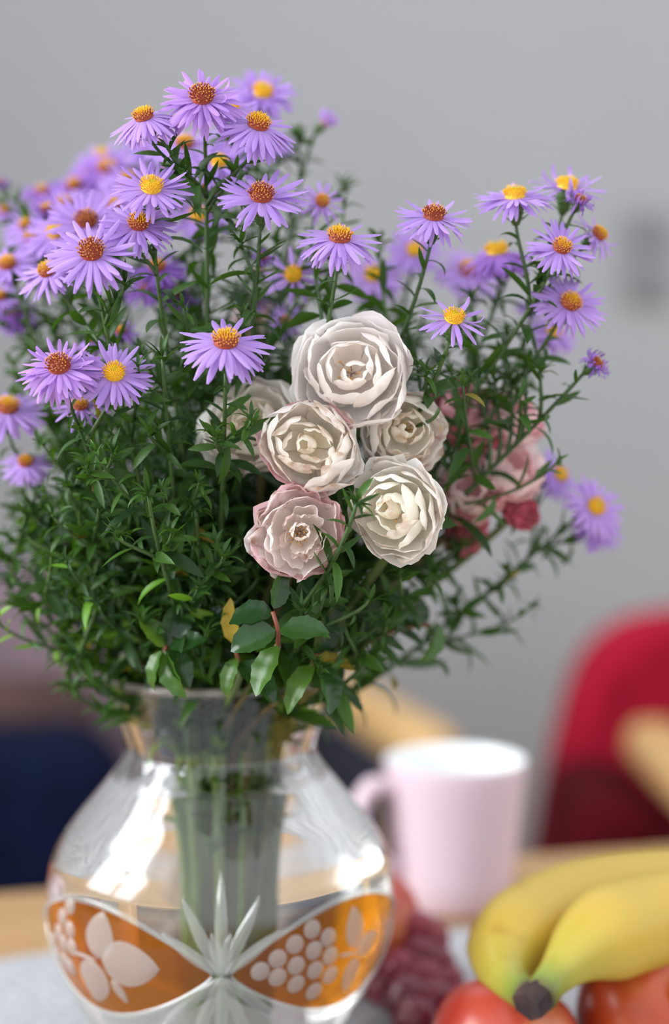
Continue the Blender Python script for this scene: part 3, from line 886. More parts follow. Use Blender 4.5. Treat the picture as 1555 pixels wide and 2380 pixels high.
A('aster stem leaning to the right with a big yellow-eyed bloom over a blurred one', [
    (1325, 704, 172, .528, 54, 16, 'n', 'm', -2, 1), (1285, 770, 130, .575, 40, 20, 'n', 'y', -10, 0), (1235, 712, 80, .575, 30, 0, 'n', 'y', -5, 0)], [(1180, 770, .56)], 10, .8, 3, lowcut=.06, sag=.15)
A('aster stem beside the top white rose with a sparse yellow-eyed bloom', [
    (1055, 740, 164, .504, 40, 6, 's', 'y', -6, 1)], [(990, 860, .51), (1020, 950, .508)], 11, 1.1, 2, lowcut=.05)
A('thin aster stem reaching out right with one withered dark purple head', [
    (1385, 846, 104, .528, 40, 42, 'c', 'r', 0, 1, 'petal_dark')], [(1255, 858, .535), (1222, 838, .545), (1210, 930, .53), (1150, 880, .545), (1190, 880, .55), (1090, 800, .55)], 12, .9, 5, lowcut=.06, sag=.28)
A('low drooping aster stem at the right ending in three blurred blooms', [
    (1383, 1178, 150, .575, 62, 30, 'n', 'y', 0, 0), (1300, 1103, 132, .595, 50, 42, 'n', 'y', -6, 0), (1390, 1222, 130, .585, 60, 26, 'n', 'y', -5, 0)], [(1180, 1330, .575), (1060, 1400, .575)], 13, .75, 2, sag=.75, lowcut=.0, br=(.6, .9))
A('far back aster stem with blurred orange-eyed blooms at the upper left', [
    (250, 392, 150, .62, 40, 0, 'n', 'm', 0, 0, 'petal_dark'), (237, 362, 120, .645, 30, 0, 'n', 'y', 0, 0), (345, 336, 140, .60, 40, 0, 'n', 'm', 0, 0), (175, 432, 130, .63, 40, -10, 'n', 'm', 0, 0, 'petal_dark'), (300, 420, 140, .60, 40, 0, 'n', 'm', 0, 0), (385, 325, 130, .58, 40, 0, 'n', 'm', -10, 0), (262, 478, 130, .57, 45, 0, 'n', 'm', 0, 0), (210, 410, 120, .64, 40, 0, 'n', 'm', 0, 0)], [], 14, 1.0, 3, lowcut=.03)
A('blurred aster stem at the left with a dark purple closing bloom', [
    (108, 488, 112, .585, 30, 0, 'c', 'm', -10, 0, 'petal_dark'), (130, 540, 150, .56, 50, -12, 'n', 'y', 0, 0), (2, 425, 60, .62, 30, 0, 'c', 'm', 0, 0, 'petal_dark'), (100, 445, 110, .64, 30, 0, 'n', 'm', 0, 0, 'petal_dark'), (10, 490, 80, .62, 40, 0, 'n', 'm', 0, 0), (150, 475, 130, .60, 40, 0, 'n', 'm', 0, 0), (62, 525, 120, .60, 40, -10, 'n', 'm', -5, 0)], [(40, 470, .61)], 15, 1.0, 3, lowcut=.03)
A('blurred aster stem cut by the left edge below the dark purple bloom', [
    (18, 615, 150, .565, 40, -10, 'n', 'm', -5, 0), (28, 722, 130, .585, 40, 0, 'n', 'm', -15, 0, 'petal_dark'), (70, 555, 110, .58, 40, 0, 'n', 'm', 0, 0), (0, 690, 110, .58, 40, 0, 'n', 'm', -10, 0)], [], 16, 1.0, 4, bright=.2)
A('low aster stem at the left edge with a soft orange-eyed bloom', [
    (18, 948, 180, .555, 34, 6, 'n', 'm', -14, 0), (60, 1075, 120, .56, 40, 0, 'n', 'm', -20, 0)], [(80, 1180, .55)], 17, 1.0, 5, bright=.3)
A('back aster stem whose blurred yellow-eyed bloom peeks over the top flower', [
    (610, 215, 160, .575, 46, 8, 'd', 'y', 5, 0), (540, 250, 110, .54, 40, 10, 'n', 'y', 0, 0)], [(700, 320, .60)], 18, .9, 2, lowcut=.04)
A('thin back aster stem with a half-open bud above the others', [
    (752, 288, 84, .60, 30, 40, 'h', 'y', 0, 0)], [(690, 320, .60), (800, 430, .60)], 27, .9, 2, lowcut=.05)
A('blurred back aster stem between the two halves of the bouquet', [
    (963, 582, 126, .595, 60, 0, 'n', 'y', 0, 0), (868, 640, 150, .595, 50, 0, 'n', 'y', -6, 0)], [], 19, 1.0, 4, lowcut=.03)
A('back aster stem showing two deep purple blooms from the side', [
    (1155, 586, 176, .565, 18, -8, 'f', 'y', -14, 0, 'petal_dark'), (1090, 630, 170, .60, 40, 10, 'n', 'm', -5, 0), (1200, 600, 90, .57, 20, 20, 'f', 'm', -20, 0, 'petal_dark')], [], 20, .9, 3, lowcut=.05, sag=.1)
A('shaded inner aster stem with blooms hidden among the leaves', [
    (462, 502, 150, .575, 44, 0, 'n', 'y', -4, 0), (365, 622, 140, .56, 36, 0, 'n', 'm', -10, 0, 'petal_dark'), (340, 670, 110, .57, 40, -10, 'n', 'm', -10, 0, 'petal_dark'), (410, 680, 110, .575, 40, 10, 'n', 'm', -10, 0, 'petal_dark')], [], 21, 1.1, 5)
A('back aster stem filling the purple gap under the topmost flower', [
    (430, 335, 150, .57, 40, 0, 'n', 'm', -8, 0), (545, 325, 140, .57, 40, 0, 'n', 'm', -8, 0), (470, 440, 130, .59, 40, 0, 'n', 'm', 0, 0), (400, 400, 120, .58, 40, 0, 'n', 'm', 0, 0), (640, 330, 110, .60, 40, 10, 'n', 'm', -10, 0)], [], 22, 1.0, 3, lowcut=.03)
A('inner aster stem with a single drooping flower above the white rose', [
    (665, 745, 90, .565, 80, 0, 's', 'm', -20, 0), (590, 700, 90, .60, 40, 0, 'n', 'm', 0, 0), (280, 770, 90, .56, 40, 0, 's', 'm', -10, 0, 'petal_dark')], [(640, 560, .56)], 23, 1.1, 5)
# leafy stems without flowers
SH = 'leafy aster stems without flowers'
B = lambda label, tips, seed, **k: aster(label, [], tips, seed, group=SH, name='leafy_stem', **k)
B('leafy aster sprig standing before the pale pink and the lowest cream roses', [(830, 1165, .490)], 31, dens=1.5, shoots=1, lowcut=.02, free=True)
B('leafy aster sprig with a pale tip left of the single front bloom', [(378, 830, .510), (345, 1000, .51)], 32, dens=1.2, shoots=4)
B('leafy aster sprigs left of centre below the yellow-eyed bloom', [(345, 1150, .505), (400, 1235, .505), (270, 1240, .51)], 33, dens=1.2, shoots=4, bright=.1)
B('leafy aster stem arching to the left edge with bright green leaves', [(10, 1300, .56), (60, 1190, .55), (120, 1290, .53)], 34, dens=1.1, shoots=6, bright=.55, sag=.4)
B('leafy aster stem reaching left at middle height in soft focus', [(160, 1130, .535), (60, 1240, .55), (230, 1180, .52)], 35, dens=1.1, shoots=6, bright=.3, sag=.2)
B('short leafy aster stem drooping over the left of the vase rim', [(170, 1520, .55), (225, 1400, .54), (130, 1410, .565)], 36, dens=1.3, shoots=5, bright=.6, sag=.5)
B('short leafy aster stem in the middle in front of the dark stems', [(455, 1180, .52), (520, 1290, .51), (560, 1250, .53)], 37, dens=1.2, shoots=5)
B('short leafy aster stem under the pale pink rose', [(760, 1360, .51), (860, 1390, .52), (700, 1420, .51)], 38, dens=1.2, shoots=5, bright=.1)
B('leafy aster stem under the lowest cream rose leaning right', [(1010, 1330, .55), (930, 1330, .53), (900, 1440, .53)], 39, dens=1.1, shoots=4, sag=.2)
B('leafy aster stem deep in the bouquet behind the front stems', [(560, 680, .60), (480, 800, .60), (620, 860, .61)], 40, dens=1.2, shoots=8)
B('leafy aster stem deep in the bouquet behind the roses', [(860, 720, .60), (960, 800, .60), (760, 700, .59)], 41, dens=1.2, shoots=8)
B('leafy aster stem deep in the bouquet at the left', [(230, 740, .58), (120, 760, .59), (320, 830, .58)], 42, dens=1.2, shoots=8)
B('leafy aster stem deep in the lower bouquet at the left', [(280, 1000, .57), (150, 1040, .58), (380, 1080, .58)], 43, dens=1.2, shoots=8, bright=.15)
B('leafy aster stem deep in the lower bouquet behind the pale pink rose', [(700, 1120, .58), (820, 1180, .58), (560, 1130, .57)], 44, dens=1.2, shoots=8)
B('short leafy aster stem drooping over the right of the vase rim', [(860, 1520, .54), (800, 1450, .53), (740, 1540, .52)], 45, dens=1.3, shoots=3, bright=.2, sag=.4)
B('short leafy aster stem standing low in the vase mouth', [(420, 1400, .53), (330, 1440, .53), (480, 1470, .53)], 46, dens=1.4, shoots=5, bright=.35)

for i_, (lb, tp, br_) in enumerate((
    ('leafy back stem filling the upper left under the blurred blooms', [(90, 640, .60), (180, 660, .60), (60, 800, .59)], .1),
    ('leafy back stem filling the left between the two bloom groups', [(120, 980, .57), (40, 880, .59), (200, 1000, .56)], .2),
    ('leafy back stem filling the lower left edge', [(40, 1120, .57), (110, 1180, .56), (20, 1250, .57)], .45),
    ('leafy back stem filling the gap above the front single bloom', [(420, 680, .57), (480, 640, .58), (560, 780, .57)], 0),
    ('leafy back stem filling the gap behind the single front bloom', [(420, 920, .56), (500, 960, .565), (340, 940, .56)], 0),
    ('leafy back stem filling the gap right of the tall stems', [(700, 600, .59), (640, 660, .59), (760, 640, .6)], 0),
    ('leafy back stem filling the dark space below the half-hidden rose', [(480, 1160, .55), (560, 1210, .55), (420, 1120, .56)], 0),
    ('leafy back stem filling the right behind the topmost rose', [(980, 760, .59), (930, 740, .6), (1010, 840, .59)], 0),
    ('leafy back stem filling the lower right behind the creamy rose', [(980, 1220, .57), (1060, 1290, .57), (900, 1260, .57)], 0),
    ('bright leafy stem hanging over the far left of the vase rim', [(165, 1600, .57), (200, 1480, .56), (150, 1500, .57)], .7),
    ('bright leafy stem at the left between the rim and the edge', [(60, 1400, .57), (20, 1360, .575), (150, 1350, .56)], .7),
    ('leafy stem filling the lower left above the rim', [(260, 1340, .54), (200, 1300, .55), (330, 1300, .54)], .4),
    ('leafy stem filling the dark centre above the rim', [(520, 1380, .54), (600, 1340, .54), (470, 1330, .54)], .05),
    ('leafy stem filling the lower right above the rim', [(820, 1340, .55), (760, 1280, .56), (900, 1400, .55)], .05))):
    B(lb, tp, 60 + i_, dens=1.0, shoots=7, bright=br_, joined=True, sag=.1)

# ------------------------------------------------------------------ roses
def rose_petals(R, seed, layers, sq=(1, 1), ruffle=.05, tint=None):
    r2 = random.Random(seed); rs = np.random.RandomState(seed)
    out = []
    NU, NV = 11, 11
    for li, (n, rf, th0, th1, wdt, rfx) in enumerate(layers):
        off = r2.random() * 6
        oc = V(r2.uniform(-1, 1), r2.uniform(-1, 1), 0) * R * .16 * (li / len(layers))
        for i in range(n):
            phi = off + 2 * math.pi * (i + r2.uniform(-.22, .22)) / n
            rad = R * rf * r2.uniform(.93, 1.05) * (1 + .035 * (i % 2))
            tip = th1 + r2.uniform(-10, 10); sd = r2.random() * 90
            w = wdt * r2.uniform(.85, 1.15)
            k1, k2, p1, p2 = r2.uniform(2, 4), r2.uniform(4, 8), r2.random() * 6, r2.random() * 6
            lean = r2.uniform(-.15, .15); notch = r2.uniform(0, .10)
            tw = r2.uniform(-.12, .12)
            v = []; c = []; pk = tint(li, i, r2) if tint else (0, 0)
            for b in range(NV + 1):
                for a in range(NU + 1):
                    u = 2 * a / NU - 1; t = b / NV
                    # rounded outline: the far edge falls back towards the sides
                    tt = t * (1 - .26 * abs(u) ** 3.6 - notch * math.exp(-(u * 5) ** 2) * t)
                    th = math.radians(th0 * .2 + (tip - th0 * .2) * tt)
                    wp = w * (.30 + .70 * min(1, (t / .55)) ** .8) / max(.45, math.sin(th)) * .8
                    az = phi + u * wp + lean * t
                    rr = rad * (1 + rfx * max(0, tt - .72) ** 1.5 * 4)
                    rr *= 1 + ruffle * t * t * (math.sin(k1 * u * 2 + p1) + .6 * math.sin(k2 * u + p2) * t) + tw * u * t + .05 * u * u * t
                    x = rr * math.sin(th) * math.cos(az); y = rr * math.sin(th) * math.sin(az); z = -rr * math.cos(th) * .92 + R * (1 - rf) * .50 * t
                    q = Vector((x, y, z)); nz = mnoise.noise(q * (2.6 / R) + Vector((sd, 0, 0))) * .10 * t + mnoise.noise(q * (6.5 / R) + Vector((0, sd, 0))) * .035 * t
                    q *= 1 + nz
                    v.append(((q.x + oc.x * t) * sq[0], (q.y + oc.y * t) * sq[1], q.z))
                    edge_ = max(t ** 5, abs(u) ** 6 * t)
                    c.append((min(1, pk[0] * (.25 + .75 * t ** 2.0)), min(1, pk[1] * edge_ ** .7), min(1, li / max(1, len(layers) - 1) * (1.15 - .6 * t)), 1))
            f = [(b * (NU + 1) + a, b * (NU + 1) + a + 1, (b + 1) * (NU + 1) + a + 1, (b + 1) * (NU + 1) + a) for b in range(NV) for a in range(NU)]
            out.append((v, f, c))
    return out
def sepals(parent, R, mat):
    for i in range(5):
        a = i * 2 * math.pi / 5
        c = V(math.cos(a), math.sin(a), 0)
        me = LV[i % 3]
        o = obj('sepal', me, parent, mtx=frame((c * .7 + V(0, 0, -.3)).normalized(), V(0, 0, 1), c * R * .2 + V(0, 0, -R * .9), (R * .9, R * 1.4, R * .9)))
LAY = {
    'full': [(6, 1.0, 25, 88, 1.0, .05), (6, .96, 28, 99, .95, .03), (5, .85, 30, 111, .90, .02), (5, .71, 32, 120, .85, 0), (5, .54, 34, 126, .85, .02), (4, .38, 36, 136, .95, .03), (3, .22, 36, 150, 1.2, 0)],
    'cup': [(6, 1.0, 25, 86, 1.0, .08), (6, .95, 28, 108, .90, .02), (6, .84, 30, 120, .80, 0), (6, .70, 34, 126, .70, 0), (6, .53, 36, 126, .66, .06), (5, .37, 40, 132, .7, .08), (3, .2, 40, 150, 1.2, 0)],
    'loose': [(6, 1.0, 30, 82, .85, .10), (7, .93, 34, 94, .78, .06), (6, .80, 34, 104, .75, .05), (7, .62, 36, 112, .6, .10), (7, .46, 36, 114, .5, .16), (6, .32, 36, 120, .5, .2), (4, .2, 36, 140, .9, .1)],
    'bud': [(5, 1.0, 25, 100, 1.0, .05), (5, .88, 28, 118, .95, 0), (5, .7, 30, 132, .85, 0), (4, .45, 30, 142, 1.0, 0)],
}
def rose(label, px, py, wpx, d, n, lay, mat, seed, sq=(1, 1), ruffle=.03, tint=None, stam=0, spin=0.0, stem_end=None, leaves=(), group='cream and white roses', sag=.1, flat=.85):
    n = Vector(n).normalized(); R = wpx / 2 * d / F
    ctr = P(px, py, d)
    rr = random.Random(seed)
    base = ctr - n * R * .85
    path, k = stem_path(base, n, rr=rr, sag=sag)
    e = empty('rose', path[0]); tag(e, label, 'rose', group)
    v, f = tube([q - path[0] for q in path], [.0021 - .0007 * i / len(path) for i in range(len(path))], 7)
    obj('stem', mesh('stem', v, f, M['rstem']), e)
    # bloom: a small green hip carrying the petals
    v, f = lathe([(.001, -1.25), (.12, -1.2), (.22, -1.05), (.24, -.92), (.12, -.84), (.001, -.82)], 12)
    me = mesh('bloom', [(x * R, y * R, z * R) for x, y, z in v], f, M['calyx'])
    b = obj('bloom', me, e, mtx=zframe(n, ctr - path[0], (1, 1, flat), spin))
    for v, f, c in rose_petals(R, seed, LAY[lay], sq, ruffle, tint):
        me = mesh('petal', v, f, M[mat])
        ca = me.color_attributes.new('tint', 'FLOAT_COLOR', 'POINT')
        ca.data.foreach_set('color', [q for t in c for q in t])
        obj('petal', me, b)
    sepals(b, R, None)
    if stam:
        m = MB()
        for i in range(stam):
            a = i * 2.4; r_ = R * .16 * math.sqrt(i / stam) + R * .02
            p0 = V(math.cos(a) * r_ * .4, math.sin(a) * r_ * .4, -R * .2); p1 = V(math.cos(a) * r_ * 1.4, math.sin(a) * r_ * 1.4, R * rr.uniform(.1, .25))
            v, f = tube([p0, p1, p1 + V(0, 0, R * .03)], [R * .008, R * .008, R * .028], 5); m.add(v, f)
        m.build('stamens', M['stamen'], b)['kind'] = 'stuff'
    return e, path
def pinkish(outer, brown, thr=2, pr=.5):
    def f(li, i, r2):
        return ((outer if (li < thr and r2.random() < pr) else r2.random() * outer * .10), brown if r2.random() < .5 else 0)
    return f
rose('white full-petalled rose topmost in the front cluster', 812, 866, 262, .512, (-.18, -.93, .10), 'full', 'rw', 101, (1.04, 1.0), .022, pinkish(.12, .12, 1, .4), 8, .4)
rose('cream cupped rose with pink outer petals in the middle of the cluster', 722, 1036, 206, .508, (-.04, -.95, .06), 'cup', 'rc', 102, (1.0, 1.1), .025, pinkish(.55, .7, 1, .6), 0, 1.2)
rose('cream rose tucked right below the topmost white rose', 940, 1004, 196, .521, (.22, -.9, -.05), 'full', 'rc', 103, (1, 1), .035, pinkish(.5, .8, 2, .25), 26, .2)
rose('lowest right creamy white rose opening towards the left', 920, 1184, 236, .508, (-.34, -.9, .08), 'full', 'rc', 104, (1.02, .92), .03, pinkish(.06, .5, 2, .3), 10, 2.2)
rose('pale pink ruffled rose lowest in the cluster', 694, 1240, 212, .506, (.0, -.93, -.02), 'loose', 'rp', 105, (1.03, .97), .05, pinkish(.42, .9, 2, .6), 22, .9)
rose('half-hidden cream rose behind the leafy sprig at the left of the cluster', 588, 985, 210, .534, (-.15, -.85, .25), 'full', 'rc', 106, (1.0, 1.15), .025, pinkish(.35, .5, 1, .4), 0, 1.9)
PK = 'pink roses at the right'
def hot(li, i, r2): return (r2.uniform(.45, 1.0) if li < 2 else .4, .1)
def half(li, i, r2): return (r2.uniform(.0, .9) if i % 3 == 1 else .03, .05)
rose('deep pink blurred rose bud right of the cream roses', 1076, 962, 170, .566, (.1, -.8, .5), 'bud', 'rh', 107, (1, 1), .05, hot, 0, 0, group=PK)
rose('pink and white blurred rose highest at the right', 1186, 968, 160, .572, (.3, -.6, .7), 'bud', 'rh', 108, (1, 1), .05, half, 0, 1, group=PK)
rose('pink and white blurred rose with a bright pink petal by the right asters', 1182, 1082, 172, .566, (.35, -.7, .5), 'bud', 'rh', 109, (1, 1.05), .05, half, 0, 2, group=PK)
rose('pale pink blurred rose low at the right behind the creamy one', 1096, 1138, 160, .56, (.1, -.9, .1), 'bud', 'rh', 110, (1, 1), .06, pinkish(.5, .3, 2, .5), 0, 3, group=PK)
rose('small withered red rose right of the pale pink blurred one', 1212, 1182, 96, .575, (.4, -.6, .4), 'loose', 'rh', 111, (1, 1), .12, lambda li, i, r2: (.9, 1.0), 0, 0, group=PK)
rose('small withered brownish pink rose lowest at the right', 1085, 1240, 100, .575, (.2, -.7, -.2), 'loose', 'rh', 112, (1, 1), .12, lambda li, i, r2: (.8, 1.0), 0, 2, group=PK)
rose('pink rose deep inside the bouquet behind the asters', 600, 760, 110, .635, (0, -.9, .2), 'bud', 'rp', 113, (1, 1), .06, pinkish(.5, .2, 2, .5), 0, 2, group=PK)

# rose leaves: serrated leaflets on reddish stalks
def serrate_leaf(mat, droop, fold, n=14):
    v = []; f = []; ang = 0; x = z = 0.0
    for i in range(n + 1):
        t = i / n
        wd = .30 * math.sin(math.pi * t ** .85) ** .75 if 0 < t < 1 else .004
        if i % 2 and 0 < t < 1: wd *= 1.07
        for s in (-1, -.5, 0, .5, 1):
            y = s * wd; zz = abs(s) * wd * fold - (.02 * math.sin(t * 22) * abs(s))
            v.append((x - zz * math.sin(ang), y, z + zz * math.cos(ang)))
        ang = -droop * (t + 1 / n); x += math.cos(ang) / n; z += math.sin(ang) / n
    for i in range(n):
        for j in range(4):
            a = i * 5 + j; f.append((a, a + 5, a + 6, a + 1))
    return mesh('leaflet', v, f, mat)
SL = {k: [serrate_leaf(M[k], d, fo) for d, fo in ((.3, .25), (.7, .4), (1.1, .2), (-.1, .35))] for k in ('rleaf', 'rleaf_bright', 'leaf_yellow')}
def rose_leaf(label, node, stalk_to, lfs, seed):
    # a leafy rose shoot: stem from the vase, stalk and leaflets (base px, tip px, d0, d1, face, material)
    rr = random.Random(seed)
    nd = P(*node)
    path, k = stem_path(nd, (nd - V(AX.x, AX.y, VTOP - .05)).normalized(), rr=rr, sag=.3)
    e = empty('rose_leaf_shoot', path[0]); tag(e, label, 'leaf stem', 'rose leaf shoots at the vase mouth')
    v, f = tube([q - path[0] for q in path], .0012, 6); obj('stem', mesh('stem', v, f, M['rstem']), e)
    if stalk_to:
        pts = catmull([nd] + [P(*q) for q in stalk_to], 5)
        v, f = tube([q - path[0] for q in pts], .0008, 6); obj('leafstalk', mesh('leafstalk', v, f, M['rstem_red']), e)
    for i, (b, t, d0, d1, face, mk, wd) in enumerate(lfs):
        p0, p1 = P(b[0], b[1], d0), P(t[0], t[1], d1)
        L = (p1 - p0).length * 1.04
        obj('leaflet', SL[mk][i % 4], e, mtx=frame(p1 - p0, Vector(face), p0 - path[0], (L, L * wd, L)))
rose_leaf('glossy dark rose leaf in front of the vase mouth with a shining leaflet', (646, 1500, .515), [(646, 1465, .505), (634, 1422, .505)], [
    ((650, 1464), (758, 1458), .503, .497, (-.25, -.55, .8), 'rleaf', 1.05), ((640, 1466), (536, 1492), .504, .498, (.1, -.7, .6), 'rleaf', 1.1), ((634, 1428), (522, 1402), .506, .505, (.2, -.6, .7), 'rleaf', 1.05),
    ((636, 1415), (656, 1328), .506, .51, (.6, -.75, .1), 'rleaf', .9), ((645, 1500), (585, 1606), .51, .503, (-.6, -.7, .3), 'rleaf_bright', .9)], 201)
rose_leaf('light green rose leaf drooping over the front left of the vase rim', (385, 1510, .535), [(385, 1505, .53)], [
    ((380, 1505), (328, 1420), .53, .53, (.5, -.7, .3), 'rleaf_bright', .8), ((384, 1515), (400, 1620), .53, .52, (-.7, -.6, .3), 'rleaf_bright', .75), ((375, 1512), (318, 1590), .53, .525, (-.6, -.6, .5), 'rleaf_bright', .7),
    ((395, 1505), (436, 1600), .53, .525, (.5, -.8, .3), 'rleaf', .9), ((392, 1500), (470, 1480), .53, .525, (0, -.7, .7), 'rleaf', 1.0), ((390, 1500), (430, 1400), .53, .53, (.3, -.9, .1), 'rleaf', 1.0)], 202)
rose_leaf('yellowing rose leaf left of the glossy dark one', (560, 1560, .53), [(545, 1500, .528)], [
    ((548, 1500), (526, 1400), .526, .52, (-.5, -.8, .1), 'leaf_yellow', .7), ((556, 1540), (640, 1600), .528, .515, (.2, -.7, .7), 'rleaf', .8), ((552, 1530), (500, 1600), .528, .52, (-.4, -.7, .5), 'rleaf_bright', .7), ((548, 1480), (480, 1420), .528, .54, (0, -.8, .5), 'rleaf', .9)], 203)
rose_leaf('rose leaf over the right of the vase rim', (720, 1560, .535), [(735, 1520, .53)], [
    ((735, 1520), (800, 1400), .53, .52, (.6, -.8, .1), 'rleaf', .75), ((735, 1540), (796, 1626), .53, .515, (.6, -.5, .5), 'rleaf', .8), ((728, 1545), (655, 1612), .53, .515, (-.1, -.6, .8), 'rleaf_bright', .6), ((738, 1530), (820, 1560), .53, .54, (.1, -.6, .8), 'leaf_yellow', .7)], 204)
rose_leaf('dark rounded rose leaf at the right under the cream roses', (860, 1490, .56), [(930, 1462, .56), (1000, 1452, .56)], [
    ((950, 1470), (930, 1365), .56, .555, (.5, -.8, .2), 'rleaf', 1.1), ((1020, 1448), (1012, 1538), .56, .55, (.85, -.45, .2), 'rleaf_bright', .75), ((905, 1476), (850, 1400), .56, .55, (-.2, -.8, .5), 'rleaf', 1.0), ((980, 1456), (965, 1385), .565, .57, (.4, -.7, .3), 'rleaf', 1.0)], 205)

# ------------------------------------------------------------------ fruit
mm, nt, out = newmat('banana_skin')
tc = nt.nodes.new('ShaderNodeTexCoord'); at = nt.nodes.new('ShaderNodeAttribute'); at.attribute_name = 'tint'
sp_ = nt.nodes.new('ShaderNodeSeparateColor'); nt.links.new(at.outputs['Color'], sp_.inputs[0])
rp = ramp(nt, sp_.outputs[0], [(0, srgb(90, 84, 40)), (.03, srgb(122, 136, 50)), (.10, srgb(172, 160, 60)), (.22, srgb(196, 164, 62)), (1, srgb(200, 164, 66))])
nn = noise(nt, 55, 4); r3 = ramp(nt, nn.outputs[0], [(.60, (0, 0, 0, 1)), (.74, (.6, .6, .6, 1))])
mx = nt.nodes.new('ShaderNodeMix'); mx.data_type = 'RGBA'; nt.links.new(r3.outputs[0], mx.inputs[0]); nt.links.new(rp.outputs[0], mx.inputs[6]); mx.inputs[7].default_value = srgb(168, 126, 50)
p = principled(nt, (1, 1, 0, 1), .42); nt.links.new(mx.outputs[2], p.inputs['Base Color']); nt.links.new(p.outputs[0], out.inputs[0]); M['banana'] = mm
M['crown'] = simple('banana_crown', srgb(66, 44, 38), .8, srgb(38, 26, 28), 120)
mm, nt, out = newmat('apple_skin'); n1 = noise(nt, 26, 3); r = ramp(nt, n1.outputs[0], [(.3, srgb(164, 44, 36)), (.55, srgb(184, 72, 52)), (.75, srgb(206, 136, 84))])
p = principled(nt, (1, 0, 0, 1), .3); nt.links.new(r.outputs[0], p.inputs['Base Color']); nt.links.new(p.outputs[0], out.inputs[0]); M['apple'] = mm
mm, nt, out = newmat('apple_skin_orange'); n1 = noise(nt, 22, 3); r = ramp(nt, n1.outputs[0], [(.3, srgb(160, 44, 20)), (.5, srgb(188, 82, 38)), (.72, srgb(214, 146, 86))])
p = principled(nt, (1, 0, 0, 1), .35); nt.links.new(r.outputs[0], p.inputs['Base Color']); nt.links.new(p.outputs[0], out.inputs[0]); M['apple2'] = mm
M['grape'] = leafy('grape_skin', srgb(146, 40, 60), srgb(112, 28, 48), .3, .15)
M['twig'] = simple('dark_twig', srgb(48, 34, 26), .8)
M['sticker'] = simple('green_sticker', srgb(40, 120, 70), .5)
CZ = .0030
def apple(name, x, y, r, mat, label, tilt=(0, 0, 0), stalk=True):
    prof = [(0, -.80), (.10, -.84), (.32, -.92), (.6, -.78), (.85, -.42), (.99, .02), (.97, .36), (.80, .68), (.52, .86), (.28, .86), (.12, .74), (0, .62)]
    prof = [(q.x, q.z) for q in catmull([V(a, 0, b) for a, b in prof], 3)]
    v, f = lathe([(max(a, 0) * r, b * r) for a, b in prof], 36, False, lambda a, z: 1 + .02 * math.cos(5 * a) * (.4 - z / r * .3))
    e = empty(name, V(x, y, CZ + .92 * r)); e.rotation_euler = tilt; tag(e, label, 'apple')
    zm = min((e.rotation_euler.to_matrix() @ Vector(q)).z for q in v); e.location.z = CZ - zm
    obj('skin', mesh('skin', v, f, M[mat]), e)
    if stalk:
        v, f = tube([V(0, 0, .62 * r), V(.03 * r, 0, .85 * r), V(.12 * r, 0, 1.05 * r)], [.035 * r, .04 * r, .06 * r], 7); obj('stalk', mesh('stalk', v, f, M['twig']), e)
    return e
a1 = P(1172, 2380, .575); apple('apple', a1.x, a1.y, .0285, 'apple', 'red apple under the dark banana crown', (-.5, .2, 0), False)
a2 = P(1520, 2380, .60); apple('apple', a2.x, a2.y, .0325, 'apple2', 'orange-red apple with a dark stalk at the right edge under the bananas', (.75, .35, 0))
a3 = P(835, 2330, .715); apple('apple', a3.x, a3.y, .030, 'apple', 'blurred red apple right behind the vase', (.3, -.3, 0), False)
# grapes
gb = P(975, 2260, .685); gb.z = CZ
e = empty('grape_bunch', gb); tag(e, 'bunch of dark red grapes between vase and bananas', 'grapes')
r2 = random.Random(8)
v, f = [], []
GP = [(965, 2165, .70), (1000, 2180, .715), (935, 2200, .70), (975, 2225, .685), (1015, 2245, .69), (935, 2260, .68), (1035, 2290, .685), (985, 2285, .672), (945, 2320, .665), (1005, 2335, .665), (905, 2290, .69), (965, 2375, .655), (1045, 2350, .67)]
v, f = lathe([(0, -1.1), (.35, -1.02), (.7, -.78), (.95, -.32), (1.0, .1), (.88, .55), (.6, .9), (.3, 1.05), (0, 1.1)], 16)
GM = mesh('grape', v, f, M['grape'])
for g in GP:
    q = P(*g); rg = .0102 * r2.uniform(.9, 1.12)
    q.z = max(q.z, CZ + rg * 1.1)
    obj('grape', GM, e, mtx=zframe((r2.uniform(-1, 1), r2.uniform(-1, 1), r2.uniform(.2, 1)), q - gb, rg))
pts = catmull([P(960, 2350, .675), P(985, 2260, .695), P(970, 2180, .715)], 6)
v, f = tube([q - gb for q in pts], .0014, 6); obj('bunch_stem', mesh('bunch_stem', v, f, M['twig']), e)
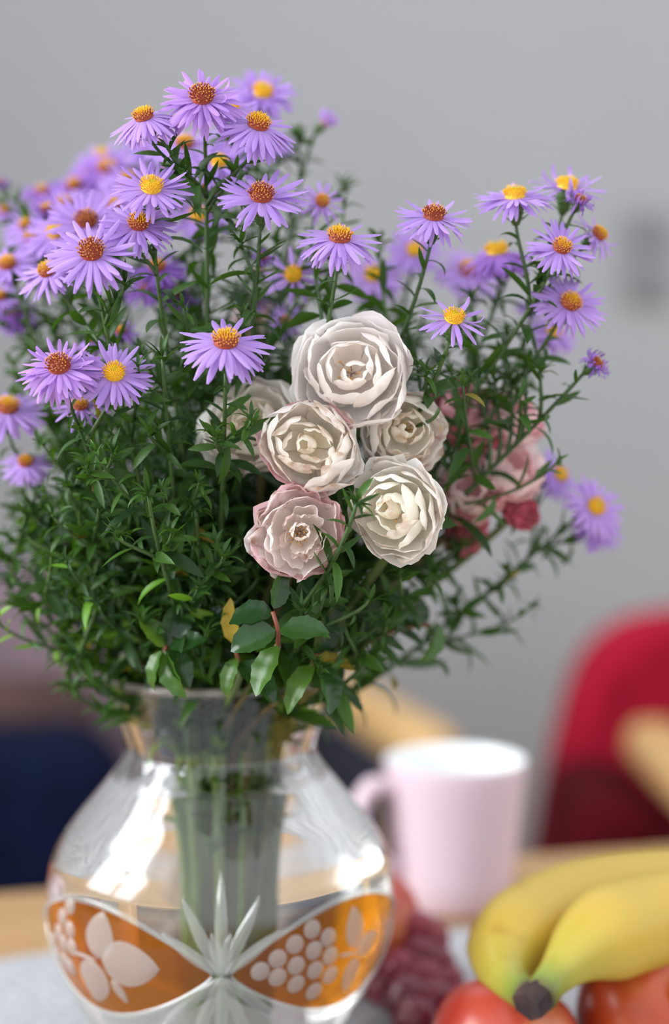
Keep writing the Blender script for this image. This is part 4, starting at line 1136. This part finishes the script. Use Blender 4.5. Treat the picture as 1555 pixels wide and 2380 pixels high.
# bananas
cr = P(1240, 2326, .545)
e = empty('banana_bunch', cr); tag(e, 'two yellow bananas joined at a dark crown resting on apples', 'bananas')
def banana(ctrl, rmax, label=None):
    pts = catmull([P(*q) for q in ctrl], 9); N = len(pts); L = [0]
    for i in range(N - 1): L.append(L[-1] + (pts[i + 1] - pts[i]).length)
    tot = L[-1]; v = []; f = []; c = []; n = 20
    t = (pts[1] - pts[0]).normalized(); u = t.orthogonal().normalized()
    for i in range(N):
        t = (pts[min(i + 1, N - 1)] - pts[max(i - 1, 0)]).normalized(); u = (u - t * u.dot(t)).normalized(); w = t.cross(u)
        s = L[i]
        k = min(1, max(0, (s - .006) / .042)); r_ = .0062 + (rmax - .0062) * (k * k * (3 - 2 * k))
        e_ = (tot - s); r_ *= min(1, .25 + .75 * min(1, e_ / .035) ** .6) if e_ < .035 else 1
        for q in range(n):
            a = 2 * math.pi * q / n
            v.append(pts[i] + (u * math.cos(a) + w * math.sin(a)) * r_ * (1 + .035 * math.cos(5 * a)) - cr); c.append((min(1, s / .16), 0, 0, 1))
    for i in range(N - 1):
        for q in range(n): f.append((i * n + q, i * n + (q + 1) % n, (i + 1) * n + (q + 1) % n, (i + 1) * n + q))
    f += [tuple(range(n))[::-1], tuple((N - 1) * n + q for q in range(n))]
    me = mesh('banana', v, f, M['banana']); ca = me.color_attributes.new('tint', 'FLOAT_COLOR', 'POINT'); ca.data.foreach_set('color', [q for t_ in c for q in t_])
    return obj('banana', me, e)
banana([(1254, 2316, .547), (1290, 2268, .556), (1372, 2192, .57), (1490, 2146, .59), (1630, 2130, .605), (1800, 2180, .625), (1930, 2290, .635)], .0178)
banana([(1232, 2318, .552), (1178, 2270, .572), (1192, 2190, .592), (1296, 2122, .615), (1450, 2084, .635), (1650, 2080, .655), (1850, 2150, .668)], .0178)
m = MB()
kq = [P(1258, 2304, .548) - cr, P(1240, 2322, .546) - cr, P(1224, 2342, .543) - cr]
v, f = tube(kq, [.0058, .0068, .0062], 6); m.add(v, f); m.build('crown', M['crown'], e, smooth=False)
m = MB(); v, f = lathe([(.0001, .0006), (.006, .0005), (.0072, 0)], 18); m.add(v, f)
o = m.build('sticker', M['sticker'], e); st = P(1568, 2138, .5925); o.matrix_local = zframe((0.25, -1, .12), st - cr); o['label'] = 'green sticker'
